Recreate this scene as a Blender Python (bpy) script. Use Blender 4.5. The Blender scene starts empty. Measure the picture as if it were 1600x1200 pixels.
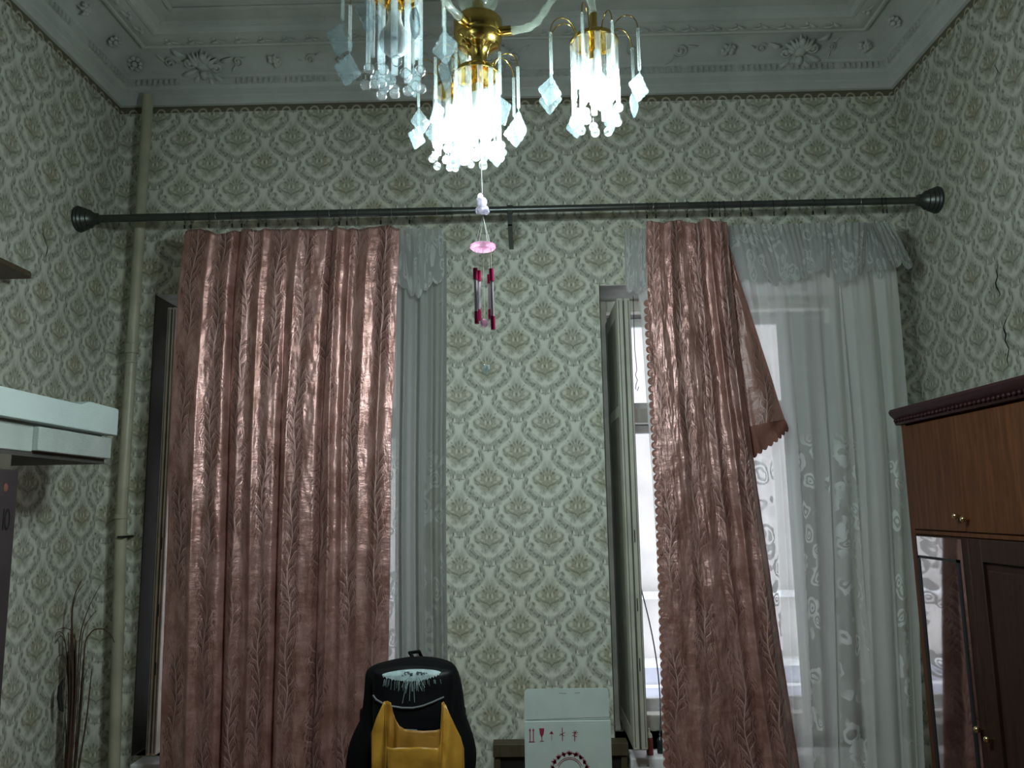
import bpy, math, random
from math import sin, cos, pi, radians as R, sqrt, exp
from mathutils import Vector, Matrix, noise
random.seed(7)
C = bpy.context.scene.collection
S = bpy.context.scene

# ------------------------------------------------------------------ camera
FPX, PITCH, YAW, ROLL = 1247.45, 0.1529, -0.0142, -0.0172
_f = Vector((sin(YAW)*cos(PITCH), cos(YAW)*cos(PITCH), sin(PITCH)))
_r = Vector((cos(YAW), -sin(YAW), 0)); _u = _r.cross(_f)
_r, _u = cos(ROLL)*_r + sin(ROLL)*_u, -sin(ROLL)*_r + cos(ROLL)*_u
EYE = Vector((0, 0, 1.6))
cam = bpy.data.cameras.new('camera'); cam.sensor_width = 36; cam.lens = FPX*36/1600; cam.clip_start = .05
co = bpy.data.objects.new('camera', cam); C.objects.link(co)
co.matrix_world = Matrix(((_r.x, _u.x, -_f.x, 0), (_r.y, _u.y, -_f.y, 0), (_r.z, _u.z, -_f.z, 1.6), (0, 0, 0, 1)))
S.camera = co
S.view_settings.view_transform = 'Standard'; S.view_settings.look = 'None'
S.view_settings.gamma = 1; S.view_settings.exposure = 0.2
S.view_settings.use_curve_mapping = False
S.cycles.transparent_max_bounces = 24
BULB = 1320.0          # lit bulbs' radiance
SKY = 2.3
# overcast daylight
w = bpy.data.worlds.new('overcast_sky'); S.world = w; w.use_nodes = True
wn = w.node_tree.nodes; wl = w.node_tree.links
wn['Background'].inputs[0].default_value = (.90, .93, 1, 1); wn['Background'].inputs[1].default_value = SKY


def ray(px, py):
    return _r*((px-800)/FPX) - _u*((py-600)/FPX) + _f
def at(px, py, Y):            # a measured point of the room in the plane y = Y
    d = ray(px, py); return EYE + d*(Y/d.y)
def atX(px, py, X):
    d = ray(px, py); return EYE + d*(X/d.x)

# ------------------------------------------------------------------ node helper
class N:
    def __init__(s, name):
        s.m = bpy.data.materials.new(name); s.m.use_nodes = True; s.t = s.m.node_tree
        s.b = s.t.nodes['Principled BSDF']; s.out = s.t.nodes['Material Output']
    def set(s, node, i, v):
        if v is None: return
        if isinstance(v, bpy.types.NodeSocket): s.t.links.new(v, node.inputs[i]); return
        if isinstance(v, (tuple, list)) and len(v) == 3 and node.inputs[i].type == 'RGBA': v = (*v, 1)
        node.inputs[i].default_value = v
    def n(s, typ, ins=(), out=0, **kw):
        n = s.t.nodes.new('ShaderNode'+typ)
        for k, v in kw.items(): setattr(n, k, v)
        for i, v in (ins.items() if isinstance(ins, dict) else enumerate(ins)): s.set(n, i, v)
        return n.outputs[out]
    def mt(s, op, *a, clamp=False): return s.n('Math', a, operation=op, use_clamp=clamp)
    def vm(s, op, *a, out=0): return s.n('VectorMath', a, operation=op, out=out)
    def mr(s, v, a, b, c=0., d=1., kind='SMOOTHSTEP'):
        return s.n('MapRange', {0: v, 1: a, 2: b, 3: c, 4: d}, interpolation_type=kind)
    def mix(s, f, a, b):
        n = s.t.nodes.new('ShaderNodeMix'); n.data_type = 'RGBA'
        s.set(n, 0, f); s.set(n, 6, a); s.set(n, 7, b); return n.outputs[2]
    def noise(s, vec, scale, det=3, rough=.5, out=0): return s.n('TexNoise', {0: vec, 2: scale, 3: det, 4: rough}, out=out)
    def P(s, **kw):
        for k, v in kw.items(): s.set(s.b, k.replace('_', ' '), v)
        return s
    def bump(s, h, st=.3, dist=.01):
        b = s.n('Bump', {'Strength': st, 'Distance': dist, 'Height': h}); s.set(s.b, 'Normal', b); return s
    def pos(s): return s.n('NewGeometry')
    def obj(s): return s.n('TexCoord', out=3)
    def uv(s): return s.n('TexCoord', out=2)
    def surf(s, sh): s.t.links.new(sh, s.out.inputs[0]); return s

def plain(name, col, rough=.5, metal=0, var=.12, scale=12, bump=.0, bscale=60, **kw):
    m = N(name); p = m.obj(); nz = m.noise(p, scale, 4)
    c2 = tuple(x*(1-var*2.2) for x in col)
    m.P(Base_Color=m.mix(m.mr(nz, .3, .75), col, c2), Roughness=rough, Metallic=metal, **kw)
    if bump: m.bump(m.noise(p, bscale, 4), bump, .004)
    return m.m

def basis(m, q):
    sp = m.t.nodes.new('ShaderNodeSeparateXYZ'); m.set(sp, 0, q); x, y = sp.outputs[0], sp.outputs[1]
    return (m.n('CombineXYZ', (m.mt('MULTIPLY', x, x), m.mt('MULTIPLY', x, y), m.mt('MULTIPLY', y, y))), m.n('CombineXYZ', (x, y, 1.)))
def blob(m, Q, cx, cy, rx, ry, rot=0, w=1., soft=.45):     # soft rotated ellipse as a quadratic form
    c, s_ = cos(R(rot)), sin(R(rot)); a = (c/rx)**2+(s_/ry)**2; b = 2*c*s_*(1/rx**2-1/ry**2); d = (s_/rx)**2+(c/ry)**2
    e = m.mt('ADD', m.vm('DOT_PRODUCT', Q[0], (a, b, d), out=1), m.vm('DOT_PRODUCT', Q[1], (-2*a*cx-b*cy, -2*d*cy-b*cx, a*cx*cx+b*cx*cy+d*cy*cy), out=1))
    return m.mr(e, 1.32, soft*soft, 0., w)
def mx(m, L):
    a = L[0]
    for b in L[1:]: a = m.mt('MAXIMUM', a, b)
    return a

# wallpaper motif as three node groups' worth of blobs, evaluated on both sub-lattices
SOFT = [(0, -.02, .22, .19, 0, .8, .25), (.17, -.02, .10, .11, 0, .95, .2), (0, .17, .11, .17, 0, .65, .1), (.27, -.27, .24, .085, 41, .85, .25),
        (.13, -.37, .13, .060, 60, .9, .3), (.385, -.08, .050, .15, 12, .95, .3), (.30, -.16, .07, .07, 30, .8, .3), (.0, -.43, .11, .10, 0, .85, .2), (.06, -.17, .12, .07, 30, .75, .2), (.15, -.40, .08, .07, 0, .7, .2), (.08, -.24, .07, .06, 0, .6, .2)]
DARK = [(.235, .0, .016, .05, -14, .6, .3), (.20, -.085, .05, .016, 38, .6, .2), (.13, .15, .014, .030, -40, .7, .2), (.22, -.36, .03, .014, 50, .8, .2), (.40, -.16, .014, .04, 10, .8, .2), (.075, -.36, .012, .05, -10, .7, .2), (.33, -.30, .035, .012, 60, .7, .2), (0, .15, .016, .05, 0, .8, .2), (.055, .125, .016, .045, -22, .75, .2), (.105, .085, .034, .026, 40, .85, .2), (0, 0, .012, .03, 0, .9, .2),
        (.062, .03, .012, .05, -12, .6, .2), (.10, -.105, .07, .018, 22, .7, .2), (.035, -.13, .055, .016, 38, .7, .2),
        (0, -.165, .022, .04, 0, .7, .2), (.28, -.14, .018, .036, -20, .8, .2), (.31, -.24, .04, .018, 42, .75, .2), (.19, -.335, .018, .04, 20, .9, .2),
        (.345, -.055, .016, .075, 14, .85, .2), (.102, -.445, .013, .052, 6, 1., .2), (.25, -.30, .05, .014, 38, .6, .2), (.05, -.495, .06, .013, 0, .5, .2), (0, -.5, .014, .035, 0, .9, .2),
        (.06, -.23, .012, .04, -25, .5, .2)]
LITE = [(.17, .01, .045, .05, 0, .75, .1), (.0, .30, .03, .10, 0, .5, .2), (.20, -.27, .09, .016, 42, .6, .2), (.33, -.18, .018, .05, 30, .6, .2), (.09, -.30, .018, .05, -20, .6, .2), (.37, -.13, .012, .05, 10, .7, .2), (.07, -.45, .019, .042, -8, .95, .3), (.04, 0, .022, .05, 0, .7, .2), (.24, -.20, .02, .032, -20, .6, .2),
        (.0, -.34, .03, .07, 0, .5, .2), (.12, -.05, .05, .016, 20, .55, .2), (.40, -.02, .016, .04, 10, .5, .2)]
def wallpaper(name, axis, u0, tone=1.):
    m = N(name); g = m.n('NewGeometry'); sx = m.t.nodes.new('ShaderNodeSeparateXYZ'); m.set(sx, 0, g)
    U = sx.outputs[axis]; V = sx.outputs[2]
    ds = m.noise(g, 26., 2, out=1); dv = m.vm('MULTIPLY', m.vm('SUBTRACT', ds, (.5, .5, .5)), (.02, .02, 0.))
    u = m.mt('DIVIDE', m.mt('SUBTRACT', U, u0), .2565); v = m.mt('DIVIDE', m.mt('SUBTRACT', V, 2.093), .2478)
    L = {'s': [], 'd': [], 'l': [], 'o': []}
    for k in (0., .5):
        fu = m.mt('SUBTRACT', m.mt('FRACT', m.mt('ADD', u, .5+k)), .5)
        fv = m.mt('SUBTRACT', m.mt('FRACT', m.mt('ADD', v, .5+k)), .5)
        fv2 = m.mt('SUBTRACT', m.mt('FRACT', m.mt('ADD', v, .94+k)), .94)   # window running -.94..+.06 for drops below
        q = m.vm('ADD', m.n('CombineXYZ', (m.mt('ABSOLUTE', fu), fv, 0.)), dv)
        q2 = m.vm('ADD', m.n('CombineXYZ', (m.mt('ABSOLUTE', fu), m.mt('SUBTRACT', m.mt('FRACT', m.mt('ADD', v, .75+k)), .75), 0.)), dv)
        q, q2 = basis(m, q), basis(m, q2)
        for key, B in (('s', SOFT), ('d', DARK), ('l', LITE)):
            for (cx, cy, rx, ry, ro, ww, so) in B:
                e = blob(m, q2 if cy < -.2 else q, cx, cy, rx, ry, ro, ww, so); L[key] = [m.mt('MAXIMUM', L[key][0], e)] if L[key] else [e]
        e = blob(m, q, 0, -.02, .25, .22, 0, 1, .2); L['o'] = [m.mt('MAXIMUM', L['o'][0], e)] if L['o'] else [e]
    # hatching like engraved leaf veins
    hv = m.noise(m.vm('MULTIPLY', g, (230., 230., 90.)), 1., 2)
    fine = m.mr(hv, .3, .7, .62, 1.15)
    soft = m.mt('MULTIPLY', mx(m, L['s']), fine); dark = m.mt('MULTIPLY', mx(m, L['d']), m.mr(hv, .25, .6, .7, 1.1)); lite = mx(m, L['l'])
    base = m.mix(m.mr(m.noise(g, 2.1, 3), .35, .7), (.685*tone, .705*tone, .61*tone), (.635*tone, .64*tone, .525*tone))
    c = m.mix(m.mt('MULTIPLY', soft, .86), base, (.245*tone, .252*tone, .195*tone))
    ol = m.mt('MULTIPLY', mx(m, L['o']), m.mr(m.noise(g, 3.2, 2), .3, .7, .25, .75))
    c = m.mix(m.mt('MULTIPLY', ol, .7), c, (.30*tone, .265*tone, .13*tone))
    c = m.mix(m.mt('MULTIPLY', dark, .72), c, (.085*tone, .092*tone, .06*tone))
    c = m.mix(m.mt('MULTIPLY', lite, .95), c, (.72*tone, .70*tone, .60*tone))
    # printed border under the cornice
    bz = m.mr(V, 3.462, 3.464); bu = m.mt('ABSOLUTE', m.mt('SUBTRACT', m.mt('FRACT', m.mt('DIVIDE', U, .066)), .5))
    arc = m.mt('ABSOLUTE', m.mt('SUBTRACT', m.vm('LENGTH', m.n('CombineXYZ', (m.mt('MULTIPLY', bu, .066), m.mt('SUBTRACT', V, 3.462), 0.)), out=1), .018))
    c = m.mix(bz, c, m.mix(m.mr(arc, .002, .006), (.42, .38, .28), (.13, .12, .075)))
    m.P(Base_Color=c, Roughness=.72)
    m.bump(m.mt('ADD', m.mt('MULTIPLY', m.noise(g, 5., 3), 2.5), m.mt('MULTIPLY', hv, .12)), .5, .012)
    return m.m

def satin(name, dark=(.155, .064, .055), lite=(.67, .385, .35), metal=.52):
    m = N(name); uv = m.uv(); sx = m.t.nodes.new('ShaderNodeSeparateXYZ'); m.set(sx, 0, uv)
    U, V = sx.outputs[0], sx.outputs[1]
    wob = m.mt('MULTIPLY', m.mt('SINE', m.mt('MULTIPLY', V, 21.)), .010)
    cell = m.mt('DIVIDE', m.mt('ADD', U, wob), .165); fl = m.mt('FLOOR', cell)
    x = m.mt('MULTIPLY', m.mt('SUBTRACT', m.mt('SUBTRACT', cell, fl), .5), .165); ax = m.mt('ABSOLUTE', x)
    side = m.mt('SIGN', x); nz = m.noise(uv, 14., 2)
    ph = m.mt('ADD', m.mt('ADD', m.mt('MULTIPLY', fl, .37), m.mt('MULTIPLY', side, .24)), m.mt('MULTIPLY', nz, 1.5))
    curve = m.mt('MULTIPLY', m.mt('POWER', ax, .55), .38)
    t = m.mt('FRACT', m.mt('ADD', m.mt('DIVIDE', m.mt('SUBTRACT', V, curve), .048), ph))
    line = m.mr(m.mt('ABSOLUTE', m.mt('SUBTRACT', t, .5)), .085, .02)
    # barbs fringing each frond
    q = m.mt('FRACT', m.mt('ADD', m.mt('DIVIDE', m.mt('ADD', ax, m.mt('MULTIPLY', t, .014)), .011), m.mt('MULTIPLY', nz, 3.)))
    barb = m.mr(m.mt('ABSOLUTE', m.mt('SUBTRACT', q, .5)), .12, .32)
    reach = m.mt('ADD', .030, m.mt('MULTIPLY', m.noise(m.vm('MULTIPLY', uv, (12., 26., 1.)), 1., 1), .052))
    body = m.mr(m.mt('SUBTRACT', ax, reach), .006, -.006)
    big = m.mr(m.noise(m.vm('MULTIPLY', uv, (7., 3.2, 1.)), 1., 2), .36, .56, .30, 1.)
    patt = m.mt('MULTIPLY', m.mt('MULTIPLY', body, m.mr(t, .02, .75, .45, 1.)), m.mt('MULTIPLY', m.mt('SUBTRACT', 1., m.mt('MULTIPLY', barb, m.mr(ax, .012, .04))), big))
    shine_mott = m.noise(m.vm('MULTIPLY', uv, (11., 7., 1.)), 1., 6, .62)
    c = m.mix(m.mr(shine_mott, .34, .66), lite, (.38, .185, .15))  # mottled patches of satin shine put into the base colour
    c = m.mix(m.mt('MULTIPLY', patt, .88), c, dark)
    stem = m.mr(ax, .0035, .0012)
    li = m.mt('MULTIPLY', m.mt('MAXIMUM', m.mt('MULTIPLY', line, m.mt('MULTIPLY', body, m.mr(ax, .05, .03))), stem), big)
    c = m.mix(m.mt('MULTIPLY', li, .75), c, (.78, .53, .47))
    weft = m.noise(m.vm('MULTIPLY', uv, (60., 900., 1.)), 1., 1)
    ro = m.mt('ADD', m.mr(patt, 0., 1., .30, .50), m.mt('MULTIPLY', shine_mott, .16))
    m.P(Base_Color=c, Roughness=ro, Metallic=metal, Sheen_Weight=.15, Sheen_Roughness=.4)
    m.set(m.b, 'Specular IOR Level', .8)
    cre = m.noise(m.vm('MULTIPLY', uv, (9., 20., 1.)), 1., 4, .6)
    m.bump(m.mt('ADD', m.mt('ADD', m.mt('MULTIPLY', li, .10), m.mt('MULTIPLY', cre, 1.3)), m.mt('MULTIPLY', weft, .05)), .6, .007)
    tr = m.n('BsdfTranslucent', {0: (.30, .12, .09)})
    return m.surf(m.n('MixShader', {0: .10, 1: m.b.outputs[0], 2: tr})).m

def lace(name, op, col=(.60, .68, .70), flower=1., vlow=1.9, band=0):
    m = N(name); uv = m.uv(); sx = m.t.nodes.new('ShaderNodeSeparateXYZ'); m.set(sx, 0, uv)
    U, V = sx.outputs[0], sx.outputs[1]
    d = m.vm('ADD', uv, m.vm('MULTIPLY', m.vm('SUBTRACT', m.noise(uv, 9., 2, out=1), (.5, .5, .5)), (.13, .13, 0.)))
    vo = m.n('TexVoronoi', {'Vector': d, 'Scale': 24. if band else 13.}, feature='F1')
    ring = m.mr(m.mt('ABSOLUTE', m.mt('SUBTRACT', vo, .40)), .11, .06)
    ring2 = m.mr(m.mt('ABSOLUTE', m.mt('SUBTRACT', vo, .16)), .07, .03)
    # scroll zones: low bands in vertical garlands, and single sprays higher up
    gu = m.mt('ABSOLUTE', m.mt('SUBTRACT', m.mt('FRACT', m.mt('DIVIDE', U, .34)), .5))
    gar = m.mt('MULTIPLY', m.mr(gu, .24, .17), m.mr(V, vlow, vlow-.12))
    gar = m.mt('MULTIPLY', gar, m.mr(m.noise(uv, 4.2, 1), .34, .44))
    sp = m.n('TexVoronoi', {'Vector': uv, 'Scale': 3.1, 'Randomness': .7}, feature='F1')
    zone = m.mt('MAXIMUM', gar, m.mt('MULTIPLY', m.mr(sp, .15, .11), .9))
    if band: zone = m.mr(m.noise(uv, 8., 2), .38, .5)
    fl = m.mt('MULTIPLY', m.mt('MAXIMUM', ring, ring2), zone)
    a = m.mt('ADD', op, m.mt('MULTIPLY', fl, flower*(.96-op)), clamp=True)
    # the open ground inside the worked zones is thinner
    a = m.mt('SUBTRACT', a, m.mt('MULTIPLY', m.mt('SUBTRACT', zone, fl, clamp=True), .18), clamp=True)
    dif = m.n('BsdfDiffuse', {0: m.mix(fl, tuple(x*(.86 if band else 1) for x in col), tuple(min(1, x*1.22) for x in col))})
    tr = m.n('BsdfTranslucent', {0: tuple(x*1.05 for x in col)})
    cl = m.n('MixShader', {0: .48, 1: dif, 2: tr})
    return m.surf(m.n('MixShader', {0: a, 1: m.n('BsdfTransparent'), 2: cl})).m

def dull(m, v=.2):
    m.node_tree.nodes['Principled BSDF'].inputs['Specular IOR Level'].default_value = v; return m
def wood(name, a, b, rough=.35, sc=(2, 2, .25), scale=18, coat=0.):
    m = N(name); p = m.vm('MULTIPLY', m.obj(), tuple(float(x) for x in sc))
    nz = m.noise(p, scale, 6, .65); wv = m.n('TexWave', {0: m.vm('ADD', p, m.vm('MULTIPLY', m.noise(p, 3., 2, out=1), (.5, .5, .5))), 1: scale*.35, 2: 4.}, out=1)
    c = m.mix(m.mr(nz, .3, .7), a, b); c = m.mix(m.mt('MULTIPLY', wv, .25), c, tuple(x*.5 for x in a))
    m.P(Base_Color=c, Roughness=rough, Coat_Weight=coat); m.bump(nz, .08, .002); return m.m

def glass(name, col=(.9, .97, 1.), body=.35, gl=.3, rough=.08, rim=.45):
    m = N(name)
    lw = m.n('LayerWeight', {0: .5}, out=1)
    di = m.n('MixShader', {0: .6, 1: m.n('BsdfDiffuse', {0: col}), 2: m.n('BsdfTranslucent', {0: col})})
    gs = m.n('BsdfGlossy', {'Color': (1, 1, 1, 1), 'Roughness': rough})
    edge = m.mr(lw, .25, .95)
    tr = m.n('BsdfTransparent', {0: m.mix(edge, tuple(.6+.4*x for x in col), tuple(x*rim for x in col))})
    s1 = m.n('MixShader', {0: m.mt('ADD', body, m.mt('MULTIPLY', edge, body*.6), clamp=True), 1: tr, 2: di})
    return m.surf(m.n('MixShader', {0: m.mt('ADD', gl*.12, m.mt('MULTIPLY', edge, gl*.5), clamp=True), 1: s1, 2: gs})).m

def emit(name, col, st):
    m = N(name); return m.surf(m.n('Emission', {0: col, 1: st})).m

# ------------------------------------------------------------------ materials
M = {}
M['wp_back'] = wallpaper('wallpaper_back', 0, -.031)
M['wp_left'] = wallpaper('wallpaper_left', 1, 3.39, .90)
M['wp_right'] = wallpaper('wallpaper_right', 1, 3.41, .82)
def plaster():
    m = N('whitewashed_plaster'); g = m.n('NewGeometry'); nz = m.noise(g, 3., 5, .6); f = m.noise(g, 60., 3)
    m.P(Base_Color=m.mix(m.mr(nz, .35, .7), (.54, .565, .535), (.43, .46, .435)), Roughness=.85)
    m.bump(m.mt('ADD', m.mt('MULTIPLY', nz, 2.), m.mt('MULTIPLY', f, .25)), .45, .01); return m.m
M['plaster'] = plaster()
M['reveal'] = plain('reveal_paint', (.055, .055, .035), .7, bump=.3, var=.2, scale=4)  # near-black colour stands in for the shade on the left reveal
M['reveal_lit'] = plain('reveal_whitewash', (.62, .62, .56), .8, bump=.3)  # lit copy of the recess paint for right side and top
M['paint'] = plain('aged_green_cream_paint', (.50, .485, .40), .45, bump=.25, bscale=30, var=.1, scale=7)
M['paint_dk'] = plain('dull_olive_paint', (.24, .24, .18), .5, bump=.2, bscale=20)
M['paint2'] = plain('cream_window_paint', (.90, .87, .76), .5, bump=.2, bscale=30)
M['paint_edge'] = plain('grimy_paint_groove', (.10, .105, .075), .7)  # darker line colour for the leaf joint and edge grooves
M['whiteframe'] = plain('white_window_paint', (.80, .80, .80), .5)
M['pane'] = glass('window_glass', (.92, .96, 1.), .05, .12, .02)
M['frontwall'] = plain('dim_brown_plaster', (.13, .12, .095), .8)  # unseen front wall coloured dark to cut the ambient fill
M['floor'] = wood('parquet_wood', (.16, .08, .04), (.24, .13, .06), .4, (1, 6, 1), 6)
M['satin'] = satin('pink_satin_jacquard')
M['satin_flap'] = satin('pink_satin_wrong_side', (.14, .055, .04), (.38, .19, .15), .08)
M['trimlace'] = plain('rust_lace_edging', (.23, .085, .06), .7, bump=.4)
M['lace'] = lace('sheer_lace', .66, (.90, .90, .88))
M['lace_dense'] = lace('sheer_lace_doubled', .90, (.46, .475, .455), .8)
M['valance'] = lace('valance_lace', .90, (.58, .60, .585), .8, 9, 1)
M['valance_r'] = lace('valance_lace_right', .86, (.54, .56, .55), .8, 9, 1)
M['rod'] = plain('dark_pewter_metal', (.085, .095, .085), .38, .7)
M['rod2'] = plain('worn_pewter_metal', (.11, .12, .11), .32, .75)
M['steel'] = plain('bright_wire', (.62, .62, .60), .25, 1)
M['darkwire'] = plain('dark_wire', (.05, .05, .05), .4, .8)
M['brass'] = plain('polished_brass', (.80, .56, .16), .16, 1, var=.05)
M['rod_glass'] = glass('frosted_glass_rod', (.88, .94, .96), .125, .25, .15, .6)
M['tube_glass'] = glass('clear_glass_tube', (.85, .95, .93), .07, .5, .08)
M['crystal'] = glass('moulded_crystal', (.70, .84, .88), .045, .5, .06, .45)
M['ball'] = glass('clear_glass_bead', (.92, .95, .96), .035, .6, .04, .30)
M['arm_glass'] = glass('twisted_clear_glass', (.62, .70, .62), .30, .5, .1)
M['bulb'] = emit('lit_led_bulb', (.84, .97, .96), BULB)
M['bulb_off'] = plain('unlit_white_bulb', (.8, .82, .82), .3)
M['pipe'] = plain('olive_painted_pipe', (.44, .425, .31), .42, bump=.2, var=.12, scale=9)
M['foam'] = plain('polystyrene_foam', (.66, .76, .74), .85, bump=.5, bscale=250, var=.03)
M['foam2'] = plain('grey_side_of_foam', (.50, .55, .52), .9, bump=.5, bscale=250, var=.06)
M['board'] = plain('dark_grey_board', (.075, .07, .062), .8)
M['carton'] = plain('dark_plum_carton', (.045, .032, .036), .65, var=.15)
M['ink'] = plain('black_ink', (.008, .008, .01), .6, var=0)
M['kraft'] = plain('pale_card', (.13, .115, .085), .8)
M['shelf'] = wood('dark_olive_shelf_wood', (.075, .055, .028), (.12, .09, .05), .6)
M['ward'] = wood('red_brown_veneer', (.058, .019, .006), (.105, .038, .013), .6, (6, 6, .5), 10, 0.)
M['ward2'] = wood('dark_brown_veneer', (.018, .0075, .004), (.034, .014, .008), .6, (6, 6, .5), 10, 0.)
M['crown'] = plain('dark_wine_moulding', (.030, .008, .010), .5)
dull(M['ward'], .22); dull(M['ward2'], .22); dull(M['crown'], .2)
M['mirror'] = plain('mirror_silver', (.72, .70, .70), .045, 1, var=.03)
M['gold'] = plain('pale_gold_knob', (.75, .60, .32), .2, 1)
M['blackcloth'] = plain('black_nylon', (.0045, .005, .006), .75, bump=.5, bscale=18)
M['blackgloss'] = plain('black_glossy_nylon', (.003, .0035, .005), .5, bump=.3, bscale=12)
dull(M['blackcloth'], .12); dull(M['blackgloss'], .3)
M['piping'] = plain('grey_piping', (.13, .14, .15), .5)
M['fur'] = plain('pale_printed_fur', (.42, .55, .56), .7, var=.15, scale=60)
M['inkgrey'] = plain('dark_grey_print', (.03, .045, .05), .7)
M['yellow'] = plain('mustard_plastic_bag', (.52, .27, .035), .42, bump=.7, bscale=22, var=.10, scale=9)
M['yellow2'] = plain('mustard_plastic_bag_inside', (.36, .17, .02), .5, bump=.6, bscale=22)
M['card'] = plain('white_glazed_card', (.47, .54, .51), .6, var=.04, bump=.15, bscale=14)
M['red'] = plain('crimson_print', (.26, .015, .045), .7, var=.05)
M['cabwood'] = wood('olive_brown_wood', (.055, .042, .022), (.085, .066, .035), .55)
M['dark'] = plain('near_black_wood', (.012, .010, .008), .5)
M['reed'] = plain('dried_reed_brown', (.085, .045, .025), .8, var=.2, scale=30)
M['reeddark'] = plain('dark_dried_pod', (.010, .009, .008), .8)
M['clay'] = plain('dark_ceramic', (.06, .035, .025), .35)
M['pinkglass'] = glass('pink_frosted_glass', (.46, .27, .37), .6, .25, .15)
M['frost'] = glass('frosted_white_glass', (.48, .46, .52), .5, .3, .12)
M['magenta'] = plain('magenta_plastic', (.42, .005, .09), .3)
M['chrome'] = plain('silver_tube', (.74, .70, .76), .25, .35)
M['thread'] = plain('white_thread', (.62, .66, .62), .6)
M['cable'] = plain('grey_white_cable', (.30, .31, .33), .5)
M['redbottle'] = plain('brick_red_plastic', (.20, .035, .02), .4)
M['whiteplast'] = plain('cream_plastic', (.75, .72, .62), .4)
M['greenblack'] = plain('black_green_glass', (.012, .022, .018), .2)
M['plasticbag'] = plain('crumpled_pale_bag', (.60, .60, .50), .5, bump=.8, bscale=14)
M['facade'] = plain('pale_stucco', (.56, .53, .50), .9, scale=2)
M['facade2'] = plain('lilac_grey_stucco', (.40, .41, .47), .9, scale=2)
M['facglass'] = plain('far_window_glass', (.42, .48, .55), .1)
M['crack'] = plain('crack_shadow_plaster', (.012, .012, .010), .95)
M['pod'] = M['reeddark']

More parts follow.
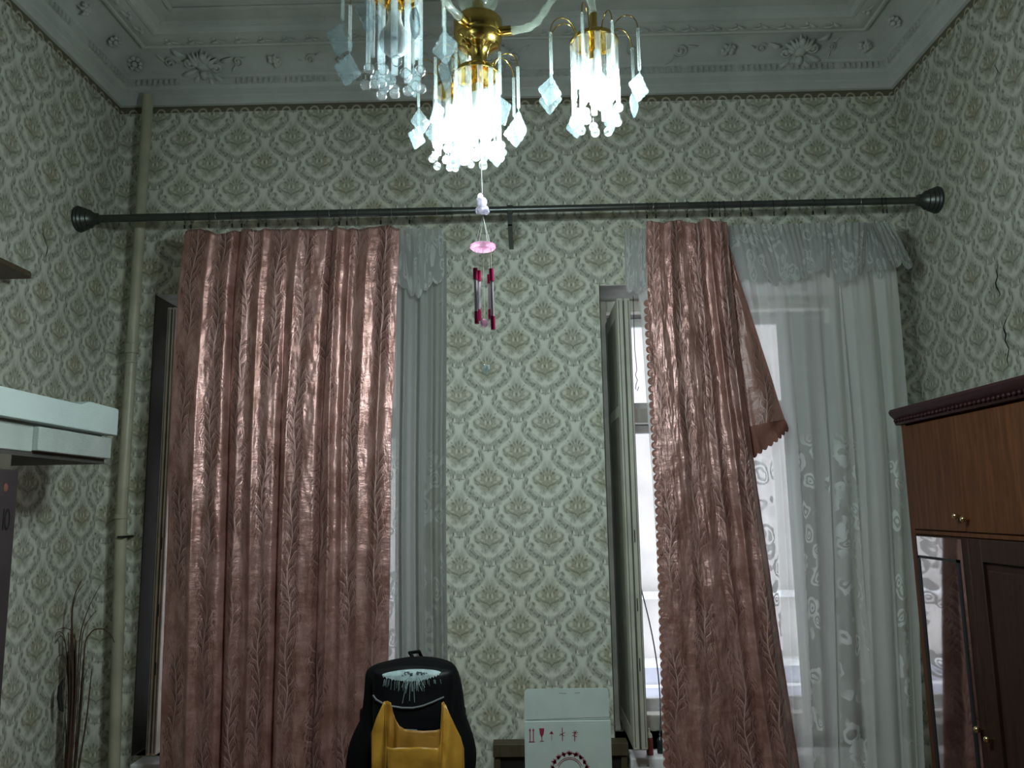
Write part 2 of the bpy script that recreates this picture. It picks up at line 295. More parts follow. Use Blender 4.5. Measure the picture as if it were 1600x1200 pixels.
# ------------------------------------------------------------------ mesh builder
class MB:
    def __init__(s): s.v = []; s.f = []; s.uv = None; s.mi = []; s.cur = 0
    def add(s, vs, fs):
        b = len(s.v); s.v += [tuple(v) for v in vs]; s.f += [tuple(b+i for i in f) for f in fs]; s.mi += [s.cur]*len(fs); return s
    def box(s, a, b):
        x0, y0, z0 = (min(a[i], b[i]) for i in range(3)); x1, y1, z1 = (max(a[i], b[i]) for i in range(3))
        return s.add([(x0, y0, z0), (x1, y0, z0), (x1, y1, z0), (x0, y1, z0), (x0, y0, z1), (x1, y0, z1), (x1, y1, z1), (x0, y1, z1)],
                     [(0, 3, 2, 1), (4, 5, 6, 7), (0, 1, 5, 4), (1, 2, 6, 5), (2, 3, 7, 6), (3, 0, 4, 7)])
    def tube(s, pts, r, n=8, cap=True, flat=1.):
        pts = [Vector(p) for p in pts]; k = len(pts); rr = r if isinstance(r, (list, tuple)) else [r]*k
        vs = []; up = None
        for i, p in enumerate(pts):
            t = (pts[min(i+1, k-1)]-pts[max(i-1, 0)]).normalized()
            if up is None: up = Vector((0, 0, 1)) if abs(t.z) < .9 else Vector((0, 1, 0))
            a = t.cross(up); a = a.normalized() if a.length > 1e-6 else Vector((1, 0, 0)); bb = a.cross(t).normalized(); up = bb
            for j in range(n):
                an = 2*pi*j/n; vs.append(p + a*cos(an)*rr[i] + bb*sin(an)*rr[i]*flat)
        fs = [(i*n+j, i*n+(j+1) % n, (i+1)*n+(j+1) % n, (i+1)*n+j) for i in range(k-1) for j in range(n)]
        if cap: fs += [tuple(range(n))[::-1], tuple(range((k-1)*n, k*n))]
        return s.add(vs, fs)
    def lathe(s, prof, c=(0, 0, 0), n=20, ax='z'):
        vs = []
        for (r, h) in prof:
            for j in range(n):
                a = 2*pi*j/n; q = (r*cos(a), r*sin(a), h)
                if ax == 'x': q = (h, r*cos(a), r*sin(a))
                if ax == 'y': q = (r*sin(a), h, r*cos(a))
                vs.append((q[0]+c[0], q[1]+c[1], q[2]+c[2]))
        k = len(prof)
        fs = [(i*n+j, i*n+(j+1) % n, (i+1)*n+(j+1) % n, (i+1)*n+j) for i in range(k-1) for j in range(n)]
        if prof[0][0] > 1e-5: fs.append(tuple(range(n))[::-1])
        if prof[-1][0] > 1e-5: fs.append(tuple(range((k-1)*n, k*n)))
        return s.add(vs, fs)
    def ell(s, c, r, n=10, m=7, rot=None):
        vs = []; 
        for i in range(m+1):
            th = pi*i/m
            for j in range(n):
                a = 2*pi*j/n; q = Vector((r[0]*sin(th)*cos(a), r[1]*sin(th)*sin(a), r[2]*cos(th)))
                if rot is not None: q = rot @ q
                vs.append(q+Vector(c))
        return s.add(vs, [(i*n+j, (i+1)*n+j, (i+1)*n+(j+1) % n, i*n+(j+1) % n) for i in range(m) for j in range(n)])
    def grid(s, fn, nu, nv, uvf=None):
        b = len(s.v); vs = [fn(i/nu, j/nv) for j in range(nv+1) for i in range(nu+1)]
        fs = [(j*(nu+1)+i, j*(nu+1)+i+1, (j+1)*(nu+1)+i+1, (j+1)*(nu+1)+i) for j in range(nv) for i in range(nu)]
        if uvf:
            if s.uv is None: s.uv = {}
            for j in range(nv+1):
                for i in range(nu+1): s.uv[b+j*(nu+1)+i] = uvf(i/nu, j/nv)
        return s.add(vs, fs)
    def prism(s, poly, d):          # poly: list of 3d points, extruded by d
        n = len(poly); P = [Vector(p) for p in poly]; Q = [p+Vector(d) for p in P]
        return s.add(P+Q, [tuple(range(n))[::-1], tuple(range(n, 2*n))]+[(i, (i+1) % n, n+(i+1) % n, n+i) for i in range(n)])
    def mesh(s, name, mats, smooth=40):
        me = bpy.data.meshes.new(name); me.from_pydata(s.v, [], s.f)
        if not isinstance(mats, (list, tuple)): mats = [mats]
        for m_ in mats: me.materials.append(m_)
        if len(mats) > 1: me.polygons.foreach_set('material_index', s.mi)
        if s.uv:
            L = me.uv_layers.new(name='UVMap')
            for lp in me.loops: L.data[lp.index].uv = s.uv.get(lp.vertex_index, (0, 0))
        if smooth:
            me.shade_smooth()
            if smooth < 170: me.set_sharp_from_angle(angle=R(smooth))
        me.update(); return me
    def build(s, name, mats, parent=None, smooth=40, loc=None, bevel=0, weld=False):
        o = bpy.data.objects.new(name, s.mesh(name, mats, smooth)); C.objects.link(o)
        if parent: o.parent = parent
        if loc: o.location = loc
        if bevel:
            b = o.modifiers.new('bevel', 'BEVEL'); b.width = bevel; b.segments = 2; b.limit_method = 'ANGLE'
        return o
def tag(o, label=None, cat=None, group=None, kind=None):
    if label: o['label'] = label
    if cat: o['category'] = cat
    if group: o['group'] = group
    if kind: o['kind'] = kind
    return o
def empty(name, loc=(0, 0, 0), rz=0):
    o = bpy.data.objects.new(name, None); C.objects.link(o); o.location = loc; o.rotation_euler.z = rz; o.empty_display_size = .05; return o
def inst(name, mesh, parent, loc=(0, 0, 0), rz=0, mat=None):
    o = bpy.data.objects.new(name, mesh); C.objects.link(o); o.parent = parent
    if mat is not None: o.matrix_basis = mat
    else: o.location = loc; o.rotation_euler.z = rz
    return o
def nz(x, y=0., z=0.): return noise.noise(Vector((x, y, z)))

# ------------------------------------------------------------------ room shell
XL, XR, YB, YF, ZC = -1.8755, 1.748, 3.5, -2.2, 3.72
TH = .55
W1 = (-1.666, -.545); W2 = (.35, 1.54); WZ0, WZ1 = .60, 2.585
def struct(o): o['kind'] = 'structure'; return o
struct(MB().box((XL-.2, YF-.2, -.15), (XR+.2, YB+TH, 0)).build('floor', M['floor']))
struct(MB().box((XL-.2, YF-.2, ZC), (XR+.2, YB+TH, ZC+.15)).build('ceiling', M['plaster']))
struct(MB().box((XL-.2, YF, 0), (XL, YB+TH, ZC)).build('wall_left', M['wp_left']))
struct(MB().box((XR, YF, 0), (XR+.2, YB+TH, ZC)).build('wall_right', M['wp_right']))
struct(MB().box((XL-.2, YF-.2, 0), (XR+.2, YF, ZC)).build('wall_front', M['frontwall']))
wb = MB()
for a, b in (((XL, YB, 0), (W1[0], YB+TH, ZC)), ((W1[1], YB, 0), (W2[0], YB+TH, ZC)), ((W2[1], YB, 0), (XR, YB+TH, ZC)),
             ((W1[0], YB, 0), (W1[1], YB+TH, WZ0)), ((W2[0], YB, 0), (W2[1], YB+TH, WZ0)), ((W1[0], YB, WZ1), (W1[1], YB+TH, ZC)), ((W2[0], YB, WZ1), (W2[1], YB+TH, ZC))):
    wb.box(a, b)
wall_back = struct(wb.build('wall_back', M['wp_back']))
for k, (a, b) in enumerate((W1, W2)):           # plaster lining of each window recess, shade painted into its left face
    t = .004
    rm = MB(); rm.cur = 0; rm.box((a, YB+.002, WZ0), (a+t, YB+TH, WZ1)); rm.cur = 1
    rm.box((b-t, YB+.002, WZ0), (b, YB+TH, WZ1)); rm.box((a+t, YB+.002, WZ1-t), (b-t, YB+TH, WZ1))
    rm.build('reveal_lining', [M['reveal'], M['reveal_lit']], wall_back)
for nm, y0, y1, x0, x1 in (('baseboard_back', YB-.02, YB, XL, XR), ('baseboard_left', YF, YB-.02, XL, XL+.02), ('baseboard_right', YF, YB-.02, XR-.02, XR)):
    struct(MB().box((x0, y0, 0), (x1, y1, .12)).build(nm, M['ward2'], bevel=.004))

# cornice
PROF = [(0, 3.495), (.014, 3.497), (.018, 3.505), (.019, 3.530), (.026, 3.536), (.027, 3.566), (.034, 3.572), (.040, 3.578), (.041, 3.606), (.052, 3.610), (.058, 3.618)]
for k in range(9):
    a = k/8*pi/2; PROF.append((.060+.118*(1-cos(a)) , 3.620+.078*sin(a)))
PROF += [(.178, 3.684), (.184, 3.676), (.196, 3.674), (.202, 3.680), (.225, 3.673), (.25, 3.676), (.272, 3.684), (.278, 3.678), (.292, 3.680), (.298, 3.690), (.304, 3.700), (.318, 3.704), (.322, 3.72)]
def cornice(name, P0, P1, m0, m1):    # inner normals through mitres
    mb = MB(); vs = []; n = 40
    for i in range(n+1):
        t = i/n
        for (a, z) in PROF:
            A = Vector(P0)+Vector(m0)*a; B = Vector(P1)+Vector(m1)*a; p = A.lerp(B, t)
            j = .0016*nz(p.x*9, p.y*9, z*20)
            vs.append((p.x, p.y, z+j))
    k = len(PROF)
    mb.add(vs, [(i*k+j, (i+1)*k+j, (i+1)*k+j+1, i*k+j+1) for i in range(n) for j in range(k-1)])
    return struct(mb.build(name, M['plaster'], smooth=28))
cb = cornice('trim_1', (XL, YB, 0), (XR, YB, 0), (1, -1, 0), (-1, -1, 0))
cl = cornice('trim_2', (XL, YF, 0), (XL, YB, 0), (1, 1, 0), (1, -1, 0))
cr = cornice('trim_3', (XR, YB, 0), (XR, YF, 0), (-1, -1, 0), (-1, 1, 0))
cf = cornice('trim_4', (XR, YF, 0), (XL, YF, 0), (-1, 1, 0), (1, 1, 0))
# raised fillet frame on the ceiling field
def fillet(d, h, w_):
    mb = MB()
    for (a, b) in (((XL+d, YB-d-w_), (XR-d, YB-d)), ((XL+d, YF+d), (XR-d, YF+d+w_)), ((XL+d, YF+d+w_), (XL+d+w_, YB-d-w_)), ((XR-d-w_, YF+d+w_), (XR-d, YB-d-w_))):
        mb.box((a[0], a[1], ZC-h), (b[0], b[1], ZC))
    return mb
struct(fillet(.40, .012, .022).build('trim_5', M['plaster'], bevel=.004))
# local frames on the cove of each cornice: u along the wall, v up the cove, w out of it
def frame(side, s, a=.100, z=3.662, rot=0, sc=1.):
    if side == 'b': U, I, o = Vector((1, 0, 0)), Vector((0, -1, 0)), Vector((s, YB, 0))
    if side == 'l': U, I, o = Vector((0, 1, 0)), Vector((1, 0, 0)), Vector((XL, s, 0))
    if side == 'r': U, I, o = Vector((0, -1, 0)), Vector((-1, 0, 0)), Vector((XR, s, 0))
    V = (I*.80+Vector((0, 0, .60))).normalized(); Wn = (I*.60-Vector((0, 0, .80))).normalized()
    c, sn = cos(rot), sin(rot); U2 = U*c+V*sn; V2 = V*c-U*sn; p = o+I*a+Vector((0, 0, z))
    return Matrix(((U2.x*sc, V2.x*sc, Wn.x*sc, p.x), (U2.y*sc, V2.y*sc, Wn.y*sc, p.y), (U2.z*sc, V2.z*sc, Wn.z*sc, p.z), (0, 0, 0, 1)))
def flip(m): 
    d = m.to_3x3().determinant(); return m
def leafm(mb, x, y, ang, L, w_, h=.018, z0=0.):
    pts = []; rr = []
    for i in range(7):
        t = i/6; pts.append((x+cos(ang)*L*t, y+sin(ang)*L*t, z0+h*sin(pi*t*.9)+.004)); rr.append(max(.0012, w_*sin(pi*min(1, t*.92+.06))))
    mb.tube(pts, rr, 6, flat=.5)
def scrollm(mb, x, y, r0, turns, dirn, th, w_=.007):
    pts = []; rr = []
    for i in range(26):
        t = i/25; a = th+dirn*turns*2*pi*t; r = r0*(1-t*.86); pts.append((x+r*cos(a), y+r*sin(a), .008+.012*t)); rr.append(w_*(.6+.6*t))
    mb.tube(pts, rr, 6); mb.ell(pts[-1], (w_*1.5, w_*1.5, w_*1.4), 8, 5)
rng = random.Random(3)
mb = MB()      # cartouche: shell fan over a boss with scrolling leaves
for k in range(9):
    a = R(20+140*k/8); leafm(mb, .0, -.018, a, .07+.008*sin(k*2.1), .0095, .026)
mb.ell((0, -.012, .014), (.030, .024, .022), 12, 8); mb.ell((0, -.055, .012), (.018, .022, .018), 10, 6); mb.ell((.006, .03, .03), (.014, .018, .014))
for sg in (-1, 1):
    scrollm(mb, sg*.058, -.010, .030, 1.2, sg, R(90), .008); leafm(mb, sg*.03, -.04, R(90-sg*118), .075, .011, .02)
    leafm(mb, sg*.02, -.06, R(90-sg*150), .045, .009, .02); leafm(mb, sg*.075, .012, R(90-sg*60), .06, .010, .022)
cart = mb.mesh('cartouche', M['plaster'], 60)
mb = MB()      # leaf clump
for k in range(6): leafm(mb, rng.uniform(-.006, .006), rng.uniform(-.006, .006), R(k*60+20), rng.uniform(.028, .042), .009, .02)
mb.ell((0, 0, .014), (.013, .013, .013)); mb.ell((.022, -.012, .012), (.010, .013, .011)); mb.ell((-.018, .014, .012), (.012, .010, .011))
clump = mb.mesh('leaf_cluster', M['plaster'], 60)
mb = MB()
scrollm(mb, 0, 0, .036, 1.4, 1, R(200), .0055); leafm(mb, -.03, -.02, R(205), .06, .006, .012); leafm(mb, .03, .01, R(-20), .055, .006, .012)
scroll = mb.mesh('scroll', M['plaster'], 60)
mb = MB()
for k in range(8): mb.ell((.022*cos(k*pi/4), .022*sin(k*pi/4), .008), (.011, .009, .009), 8, 5)
mb.ell((0, 0, .014), (.012, .012, .012)); rosette = mb.mesh('rosette', M['plaster'], 60)
def cove_x(px): return at(px, 95, YB-.1).x
for px, me, sc, ro in ((212, rosette, 1.15, 0), (268, scroll, .8, 2.6), (318, cart, 1.08, -.18), (372, scroll, .7, .4), (430, clump, .95, 0), (486, scroll, .7, 3.2), (535, clump, .8, .7), (600, scroll, .9, 0),
                       (660, clump, .8, 1), (783, cart, 1.05, 0), (905, clump, .8, 2), (985, scroll, .8, 2), (1063, scroll, 1., .3), (1138, clump, 1.05, .9), (1190, scroll, .7, 3), (1250, cart, 1.08, .15), (1300, scroll, .6, 1), (1352, clump, .95, .3)):
    inst(me.name, me, cb, mat=frame('b', cove_x(px), rot=ro, sc=sc))
for side, par in (('l', cl), ('r', cr)):
    for k, (me, sc) in enumerate(((rosette, 1.), (clump, 1.), (cart, 1.05), (clump, .9), (scroll, 1.), (clump, .9), (cart, 1.05), (clump, .9), (scroll, 1), (clump, .9), (cart, 1), (clump, .9), (scroll, 1), (cart, 1))):
        inst(me.name, me, par, mat=frame(side, 3.22-.24*k, rot=.3*sin(k*2.3), sc=sc))
# leaf relief on the soffit band, dentils
mb = MB()
leafm(mb, -.035, -.012, R(22), .05, .010, .008); leafm(mb, 0, .014, R(-25), .045, .009, .008); mb.ell((-.01, .016, .003), (.008, .008, .006), 8, 5)
relief = mb.mesh('leaf_relief', M['plaster'], 60)
def soff(side, s): 
    m_ = frame(side, s, .238, 3.679)
    if side == 'b': cols = (Vector((1, 0, 0)), Vector((0, -1, 0)))
    elif side == 'l': cols = (Vector((0, 1, 0)), Vector((1, 0, 0)))
    else: cols = (Vector((0, -1, 0)), Vector((-1, 0, 0)))
    W_ = Vector((0, 0, -1)); p = m_.translation
    return Matrix(((cols[0].x, cols[1].x, W_.x, p.x), (cols[0].y, cols[1].y, W_.y, p.y), (cols[0].z, cols[1].z, W_.z, p.z), (0, 0, 0, 1)))
x = XL+.33
while x < XR-.3: inst('leaf_relief', relief, cb, mat=soff('b', x)); x += .105
y = YB-.34
while y > .6: inst('leaf_relief', relief, cl, mat=soff('l', y)); inst('leaf_relief', relief, cr, mat=soff('r', y)); y -= .105
for side, par, s0, s1 in (('b', cb, XL+.07, XR-.07), ('l', cl, YF+.1, YB-.07), ('r', cr, YF+.1, YB-.07)):
    mb = MB(); s = s0; i = 0
    while s < s1:
        if nz(s*3.1, 7) > -.25 and i % 9:
            if side == 'b': mb.box((s, YB-.040, 3.581), (s+.014, YB-.053, 3.606))
            if side == 'l': mb.box((XL+.040, s, 3.581), (XL+.053, s+.014, 3.606))
            if side == 'r': mb.box((XR-.053, s, 3.581), (XR-.040, s+.014, 3.606))
        s += .026; i += 1
    tag(mb.build('dentil_row', M['plaster'], par), kind='stuff')
# faint scroll ornament on the ceiling field
mb = MB()
for (px, sg) in ((300, 1), (352, -1), (1330, 1)):
    pass
fld = MB()
p = Vector((-1.12, 2.86, ZC))
for sg in (1, -1):
    scrollm(fld, sg*.07, 0, .05, 1.1, sg, R(90), .006); leafm(fld, sg*.1, .02, R(90-sg*80), .12, .010, .008); leafm(fld, sg*.06, -.03, R(90-sg*130), .10, .009, .008)
me = fld.mesh('ceiling_scroll', M['plaster'], 60)
ce = bpy.data.objects['ceiling']
for X_, Y_ in ((-1.18, 2.90), (1.02, 2.90), (-.1, 2.90)):
    inst('ceiling_scroll', me, ce, mat=Matrix(((1, 0, 0, X_), (0, -1, 0, Y_), (0, 0, -1, ZC+.002), (0, 0, 0, 1))))

# cracks in the plastered side walls
def crack(par, X, pts, w_=.004):
    P_ = [atX(px, py, X) for px, py in pts]; mb = MB(); k = len(P_)
    vs = []
    for i, p in enumerate(P_):
        hw = w_*(.35+.9*abs(nz(i*1.7, X)))*(0.2 if i in (0, k-1) else 1)
        sx = .0015 if X < 0 else -.0015
        vs += [(X+sx, p.y-hw, p.z), (X+sx, p.y+hw, p.z)]
    mb.add(vs, [(2*i, 2*i+1, 2*i+3, 2*i+2) for i in range(k-1)]); mb.build('crack', M['crack'], par)
wl_, wr_ = bpy.data.objects['wall_left'], bpy.data.objects['wall_right']
crack(wr_, XR, [(1561, 412), (1558, 422), (1559, 432), (1556, 442), (1558, 450), (1563, 458), (1561, 468)], .006)
crack(wr_, XR, [(1580, 486), (1572, 500), (1568, 512), (1572, 522), (1571, 532), (1577, 545), (1574, 562), (1576, 572)], .006)
crack(wr_, XR, [(1600, 378), (1595, 382), (1590, 386)], .01)
crack(wr_, XR, [(1558, 92), (1555, 102), (1560, 112), (1556, 122)], .004)
crack(wl_, XL, [(58, 262), (60, 268), (64, 275)], .005)
crack(wl_, XL, [(66, 352), (67, 366), (70, 376), (74, 386), (73, 394), (70, 402)], .005)
crack(wl_, XL, [(129, 296), (136, 308), (142, 318), (144, 334)], .004)
crack(wl_, XL, [(20, 135), (32, 160), (42, 185), (48, 205)], .003)

# ------------------------------------------------------------------ windows
def sash(mb, x0, x1, z0, z1, y, t=.045, d=.045, rails=()):
    mb.box((x0, y, z0), (x0+t, y+d, z1)); mb.box((x1-t, y, z0), (x1, y+d, z1)); mb.box((x0+t, y, z0), (x1-t, y+d, z0+t*1.2)); mb.box((x0+t, y, z1-t), (x1-t, y+d, z1))
    for r in rails: mb.box((x0+t, y+.005, r-.022), (x1-t, y+d-.005, r+.022))
TZ = 2.02   # transom height
for n_, (a, b) in enumerate((W1, W2), 1):
    W = empty('window_%d' % n_, ((a+b)/2, YB, WZ0)); struct(W)
    inv = Matrix.Translation(-W.location)
    def wpart(mb, name, mat, par=W, **kw):
        o = mb.build(name, mat, par, **kw)
        if par is W: o.matrix_parent_inverse = inv
        return o
    y1 = YB+.36
    mb = MB(); sash(mb, a+.004, b-.004, WZ0, WZ1-.004, YB+.28, .055, .07)
    mb.box((a+.05, YB+.285, TZ-.035), (b-.05, YB+.345, TZ+.035)); mb.box(((a+b)/2-.03, YB+.285, TZ), ((a+b)/2+.03, YB+.345, WZ1-.05))
    wpart(mb, 'window_frame', M['paint2'], bevel=.005)
    # outer closed sashes, hinged left and right, with a fanlight row above
    mb = MB(); sash(mb, a+.004, b-.004, WZ0, WZ1-.004, y1+.07, .05, .07); mb.box((a+.05, y1+.07, TZ-.03), (b-.05, y1+.14, TZ+.03))
    wpart(mb, 'outer_frame', M['whiteframe'], bevel=.004)
    mid = (a+b)/2
    for x0, x1 in ((a+.05, mid), (mid, b-.05)):
        for z0, z1, nm in ((WZ0+.05, TZ-.03, 'outer_sash'), (TZ+.03, WZ1-.055, 'fanlight')):
            mb = MB(); sash(mb, x0+.002, x1-.002, z0+.002, z1-.002, y1+.08, .04, .04)
            o = wpart(mb, nm, M['whiteframe'], bevel=.003)
            mb = MB().box((x0+.04, y1+.098, z0+.045), (x1-.04, y1+.102, z1-.038)); mb.build('pane', M['pane'], o)
    mb = MB().box((a+.004, YB+.0005, WZ0-.04), (b-.004, YB+.28, WZ0+.0)); mb.box((a+.05, 3.388, WZ0-.09), (b-.004, YB-.0005, WZ0)); wpart(mb, 'window_sill', M['whiteframe'], bevel=.006)
# inner casements swung into the room
def casement(par, X0, X1, y0, y1, z0, z1, nm='casement_leaf', mat='paint', dk='paint_dk'):
    mb = MB(); t = X1-X0; st = .07
    # two layered leaves side by side, with a dark joint
    for (xa, xb) in ((X0, X0+t*.46), (X0+t*.54, X1)):
        mb.box((xa, y0, z0), (xb, y0+st, z1)); mb.box((xa, y1-st, z0), (xb, y1, z1))
        mb.box((xa, y0+st, z0), (xb, y1-st, z0+st)); mb.box((xa, y0+st, z1-st), (xb, y1-st, z1)); mb.box((xa, y0+st, TZ-.05), (xb, y1-st, TZ))
    o = mb.build(nm, M[mat], par, bevel=.004); o.matrix_parent_inverse = Matrix.Translation(-par.location)
    MB().box((X0+t*.45, y0+.006, z0+.01), (X0+t*.55, y0+.05, z1-.01)).build('joint_strip', M['paint_edge'], o)
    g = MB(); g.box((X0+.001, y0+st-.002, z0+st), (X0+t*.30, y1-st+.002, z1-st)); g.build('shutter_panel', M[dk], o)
    mb = MB()
    for k in range(3):     # moulded grooves on the closing edge
        x_ = X0+t*(.16+.34*k); mb.box((x_-.0015, y0-.0008, z0+.01), (x_+.0015, y0+.004, z1-.01))
    mb.build('edge_groove', M['paint_edge'], o)
    mb = MB()
    for zz in (1.45, 1.18, .95): mb.box((X0+t*.62, y0-.002, zz), (X0+t*.68, y0+.002, zz+.05))
    mb.build('latch', M['darkwire'], o)
    return o
win1, win2 = bpy.data.objects['window_1'], bpy.data.objects['window_2']
p = casement(win2, .402, .460, 3.30, 3.779, .655, 2.468)
q0 = at(262, 480, 3.36); q1 = at(276, 480, 3.36)
casement(win1, q0.x, q1.x, 3.36, 3.779, .64, q0.z, mat='paint2', dk='paint2')
rl = casement(win2, 0, .036, 0, .46, .66, 2.44, mat='whiteframe', dk='whiteframe')   # right leaf, half open behind the lace
rl.matrix_basis = Matrix.Translation((1.475, 3.755, 0)) @ Matrix.Rotation(R(180-46), 4, 'Z')
# paper strip glued panel inside dark gap
# ------------------------------------------------------------------ outside
B = empty('building', (1.5, 9, -3)); tag(B, 'pale stucco house across the courtyard seen through the right window', 'building')
Bi = Matrix.Translation(-B.location)
def bpart(mb, nm, m_, par=B):
    o = mb.build(nm, m_, par)
    if par is B: o.matrix_parent_inverse = Bi
    return o
zl = at(1020, 1036, 9).z; zc_ = at(1020, 930, 9).z
bpart(MB().box((-7, 9, zl), (11, 9.5, 9)), 'wall', M['facade'])
bpart(MB().box((-7, 8.95, -3), (11, 9.5, zl-.02)), 'lower_wall', M['facade2'])
bpart(MB().box((-7, 8.86, zl-.02), (11, 9, zl+.05)), 'ledge', M['whiteframe'])
bpart(MB().box((-7, 8.9, zc_-.03), (11, 9, zc_+.04)), 'string_course', M['whiteframe'])
for k in range(8): bpart(MB().box((-7, 8.93, zl-.24-.13*k), (11, 8.97, zl-.21-.13*k)), 'rail', M['whiteframe'])
for wx in (-4.6, -2.2, 5.4, 7.9):
    o = bpart(MB().box((wx-.62, 8.94, 1.4), (wx+.62, 9, 3.3)), 'window', M['whiteframe'])
    for k in (0, 1): MB().box((wx-.54+.57*k, 8.925, 1.48), (wx-.03+.57*k, 8.945, 3.2)).build('pane', M['facglass'], o)

# ------------------------------------------------------------------ curtain rod
RZ, RY = 2.839, 3.213
def rodz(x): return RZ
rod = empty('curtain_rod', (0, RY, RZ)); tag(rod, 'dark metal tension curtain rod spanning from wall to wall above both windows', 'curtain rod')
ri = Matrix.Translation(-rod.location)
def rp(mb, nm, m_, **k):
    o = mb.build(nm, m_, rod, **k); o.matrix_parent_inverse = ri; return o
xm = at(708, 341, RY).x
rp(MB().tube([(XL+.02, RY, RZ), (xm, RY, RZ)], .0165, 16), 'outer_tube', M['rod'])
rp(MB().tube([(xm-.01, RY, RZ), (XR-.02, RY, RZ)], .0145, 16), 'inner_tube', M['rod2'])
for x0, sg in ((XL, 1), (XR, -1)):
    pr = [(.055, 0), (.056, .008), (.050, .014), (.052, .020), (.045, .028), (.047, .034), (.038, .046), (.040, .052), (.026, .068), (.024, .085), (.0145, .09)]
    rp(MB().lathe([(r, h*sg) for r, h in pr], (x0, RY, RZ), 28, 'x'), 'end_flange', M['rod'])
bx = at(797, 345, RY).x
mb = MB(); mb.box((bx-.010, RY-.018, RZ-.078), (bx+.010, RY-.012, RZ-.012)); mb.box((bx-.010, RY-.018, RZ-.080), (bx+.010, YB, RZ-.072)); mb.tube([(bx-.012, RY, RZ), (bx+.012, RY, RZ)], .019, 16)
rp(mb, 'support_bracket', M['rod'])
# batten on the wall under the rod
bt = MB(); bt.box((at(225, 352, YB-.02).x, YB-.016, at(700, 354, YB).z-.016), (XR-.10, YB, at(700, 354, YB).z+.018))

mb = MB()
pts = [(0, .0190*cos(a), .0190*sin(a)-.002) for a in [2*pi*k/16 for k in range(17)]]
mb.tube(pts, .0012, 6); mb.tube([(0, 0, -.0205), (.001, 0, -.03), (0, .001, -.037)], .001, 5)
mb.box((-.003, -.003, -.052), (.003, .003, -.036)); ring_d = mb.mesh('curtain_ring', M['darkwire'], 60)
ring_s = ring_d.copy(); ring_s.materials.clear(); ring_s.materials.append(M['steel'])
def rings(par, pxs, bright=()):
    for i, px in enumerate(pxs):
        p = at(px, 342, RY)
        inst('curtain_ring', ring_s if px in bright else ring_d, par, (p.x, RY, RZ), rz=random.uniform(-.5, .5))

# ------------------------------------------------------------------ satin curtains
def lerp(a, b, t): return a+(b-a)*t
def interp(tab, x):
    if x <= tab[0][0]: return tab[0][1]
    for (a, b), (c, d) in zip(tab, tab[1:]):
        if x <= c: return lerp(b, d, (x-a)/(c-a))
    return tab[-1][1]
def g(x, c, s_): return exp(-((x-c)/s_)**2)
RIDL = [(.07, .055, .6), (.125, .022, .8), (.215, .03, .3), (.30, .022, .9), (.375, .020, .9), (.44, .05, .4), (.535, .022, 1.), (.60, .05, .5), (.715, .016, .9), (.78, .014, .8), (.86, .03, .8), (.94, .018, .9)]
CREL = [(.255, .014), (.50, .012), (.672, .011)]
def curtL(s, t):
    z = lerp(2.775, .10, t)
    zz = 2.775-z
    x0 = interp([(0, -1.424), (.25, -1.442), (.7, -1.450), (2.2, -1.425), (2.7, -1.42)], zz); x1 = interp([(0, -.502), (.1, -.505), (.9, -.532), (1.7, -.535), (2.7, -.56)], zz)
    sh = s + .010*sin(z*2.1+s*5)*sin(pi*s) + .006*nz(z*1.5, s*3)
    y = 0
    amp = .026*(1+.25*t)*(1-.35*exp(-zz*6))
    for c, w_, h in RIDL:
        cc = c+.012*sin(z*1.3+c*17)*(t+.2); y -= amp*h*exp(-abs((sh-cc)/(w_*(1.15+.3*nz(c*9, z))))**1.35)
    for c, w_ in CREL:
        cc = c+.010*sin(z*.9+c*7); fade = 1 if c != .50 else max(0, min(1, (zz-.1)/.8)); y += .030*fade*g(sh, cc, w_)
    y += .012*nz(s*6, z*1.2)+.004*nz(s*22, z*3.5)+.0022*nz(s*60, z*22)
    sag = .012*(abs(sin(s*14.5))-.5) + .006*nz(s*20) if t == 0 else 0
    k = exp(-zz*14)
    ztop = z + (.005*sin(s*29)+.014*nz(s*9)+.006*nz(s*31))*k
    x = lerp(x0, x1, sh*.985+.008)
    return (x, RY+.012+y, ztop)
mb = MB(); mb.grid(lambda s, t: curtL(s, t), 340, 190, lambda s, t: (s*1.32, -t*2.675))
cL = mb.build('satin_curtain', M['satin'], smooth=175)
s_ = cL.modifiers.new('thick', 'SOLIDIFY'); s_.thickness = .0016
tag(cL, 'wide pink brown satin curtain covering the left window', 'curtain', 'pink satin curtains')
rings(cL, [289, 299, 327, 341, 363, 378, 404, 416, 466, 498, 518, 530, 542, 557, 595, 614], (341, 518, 557, 614))

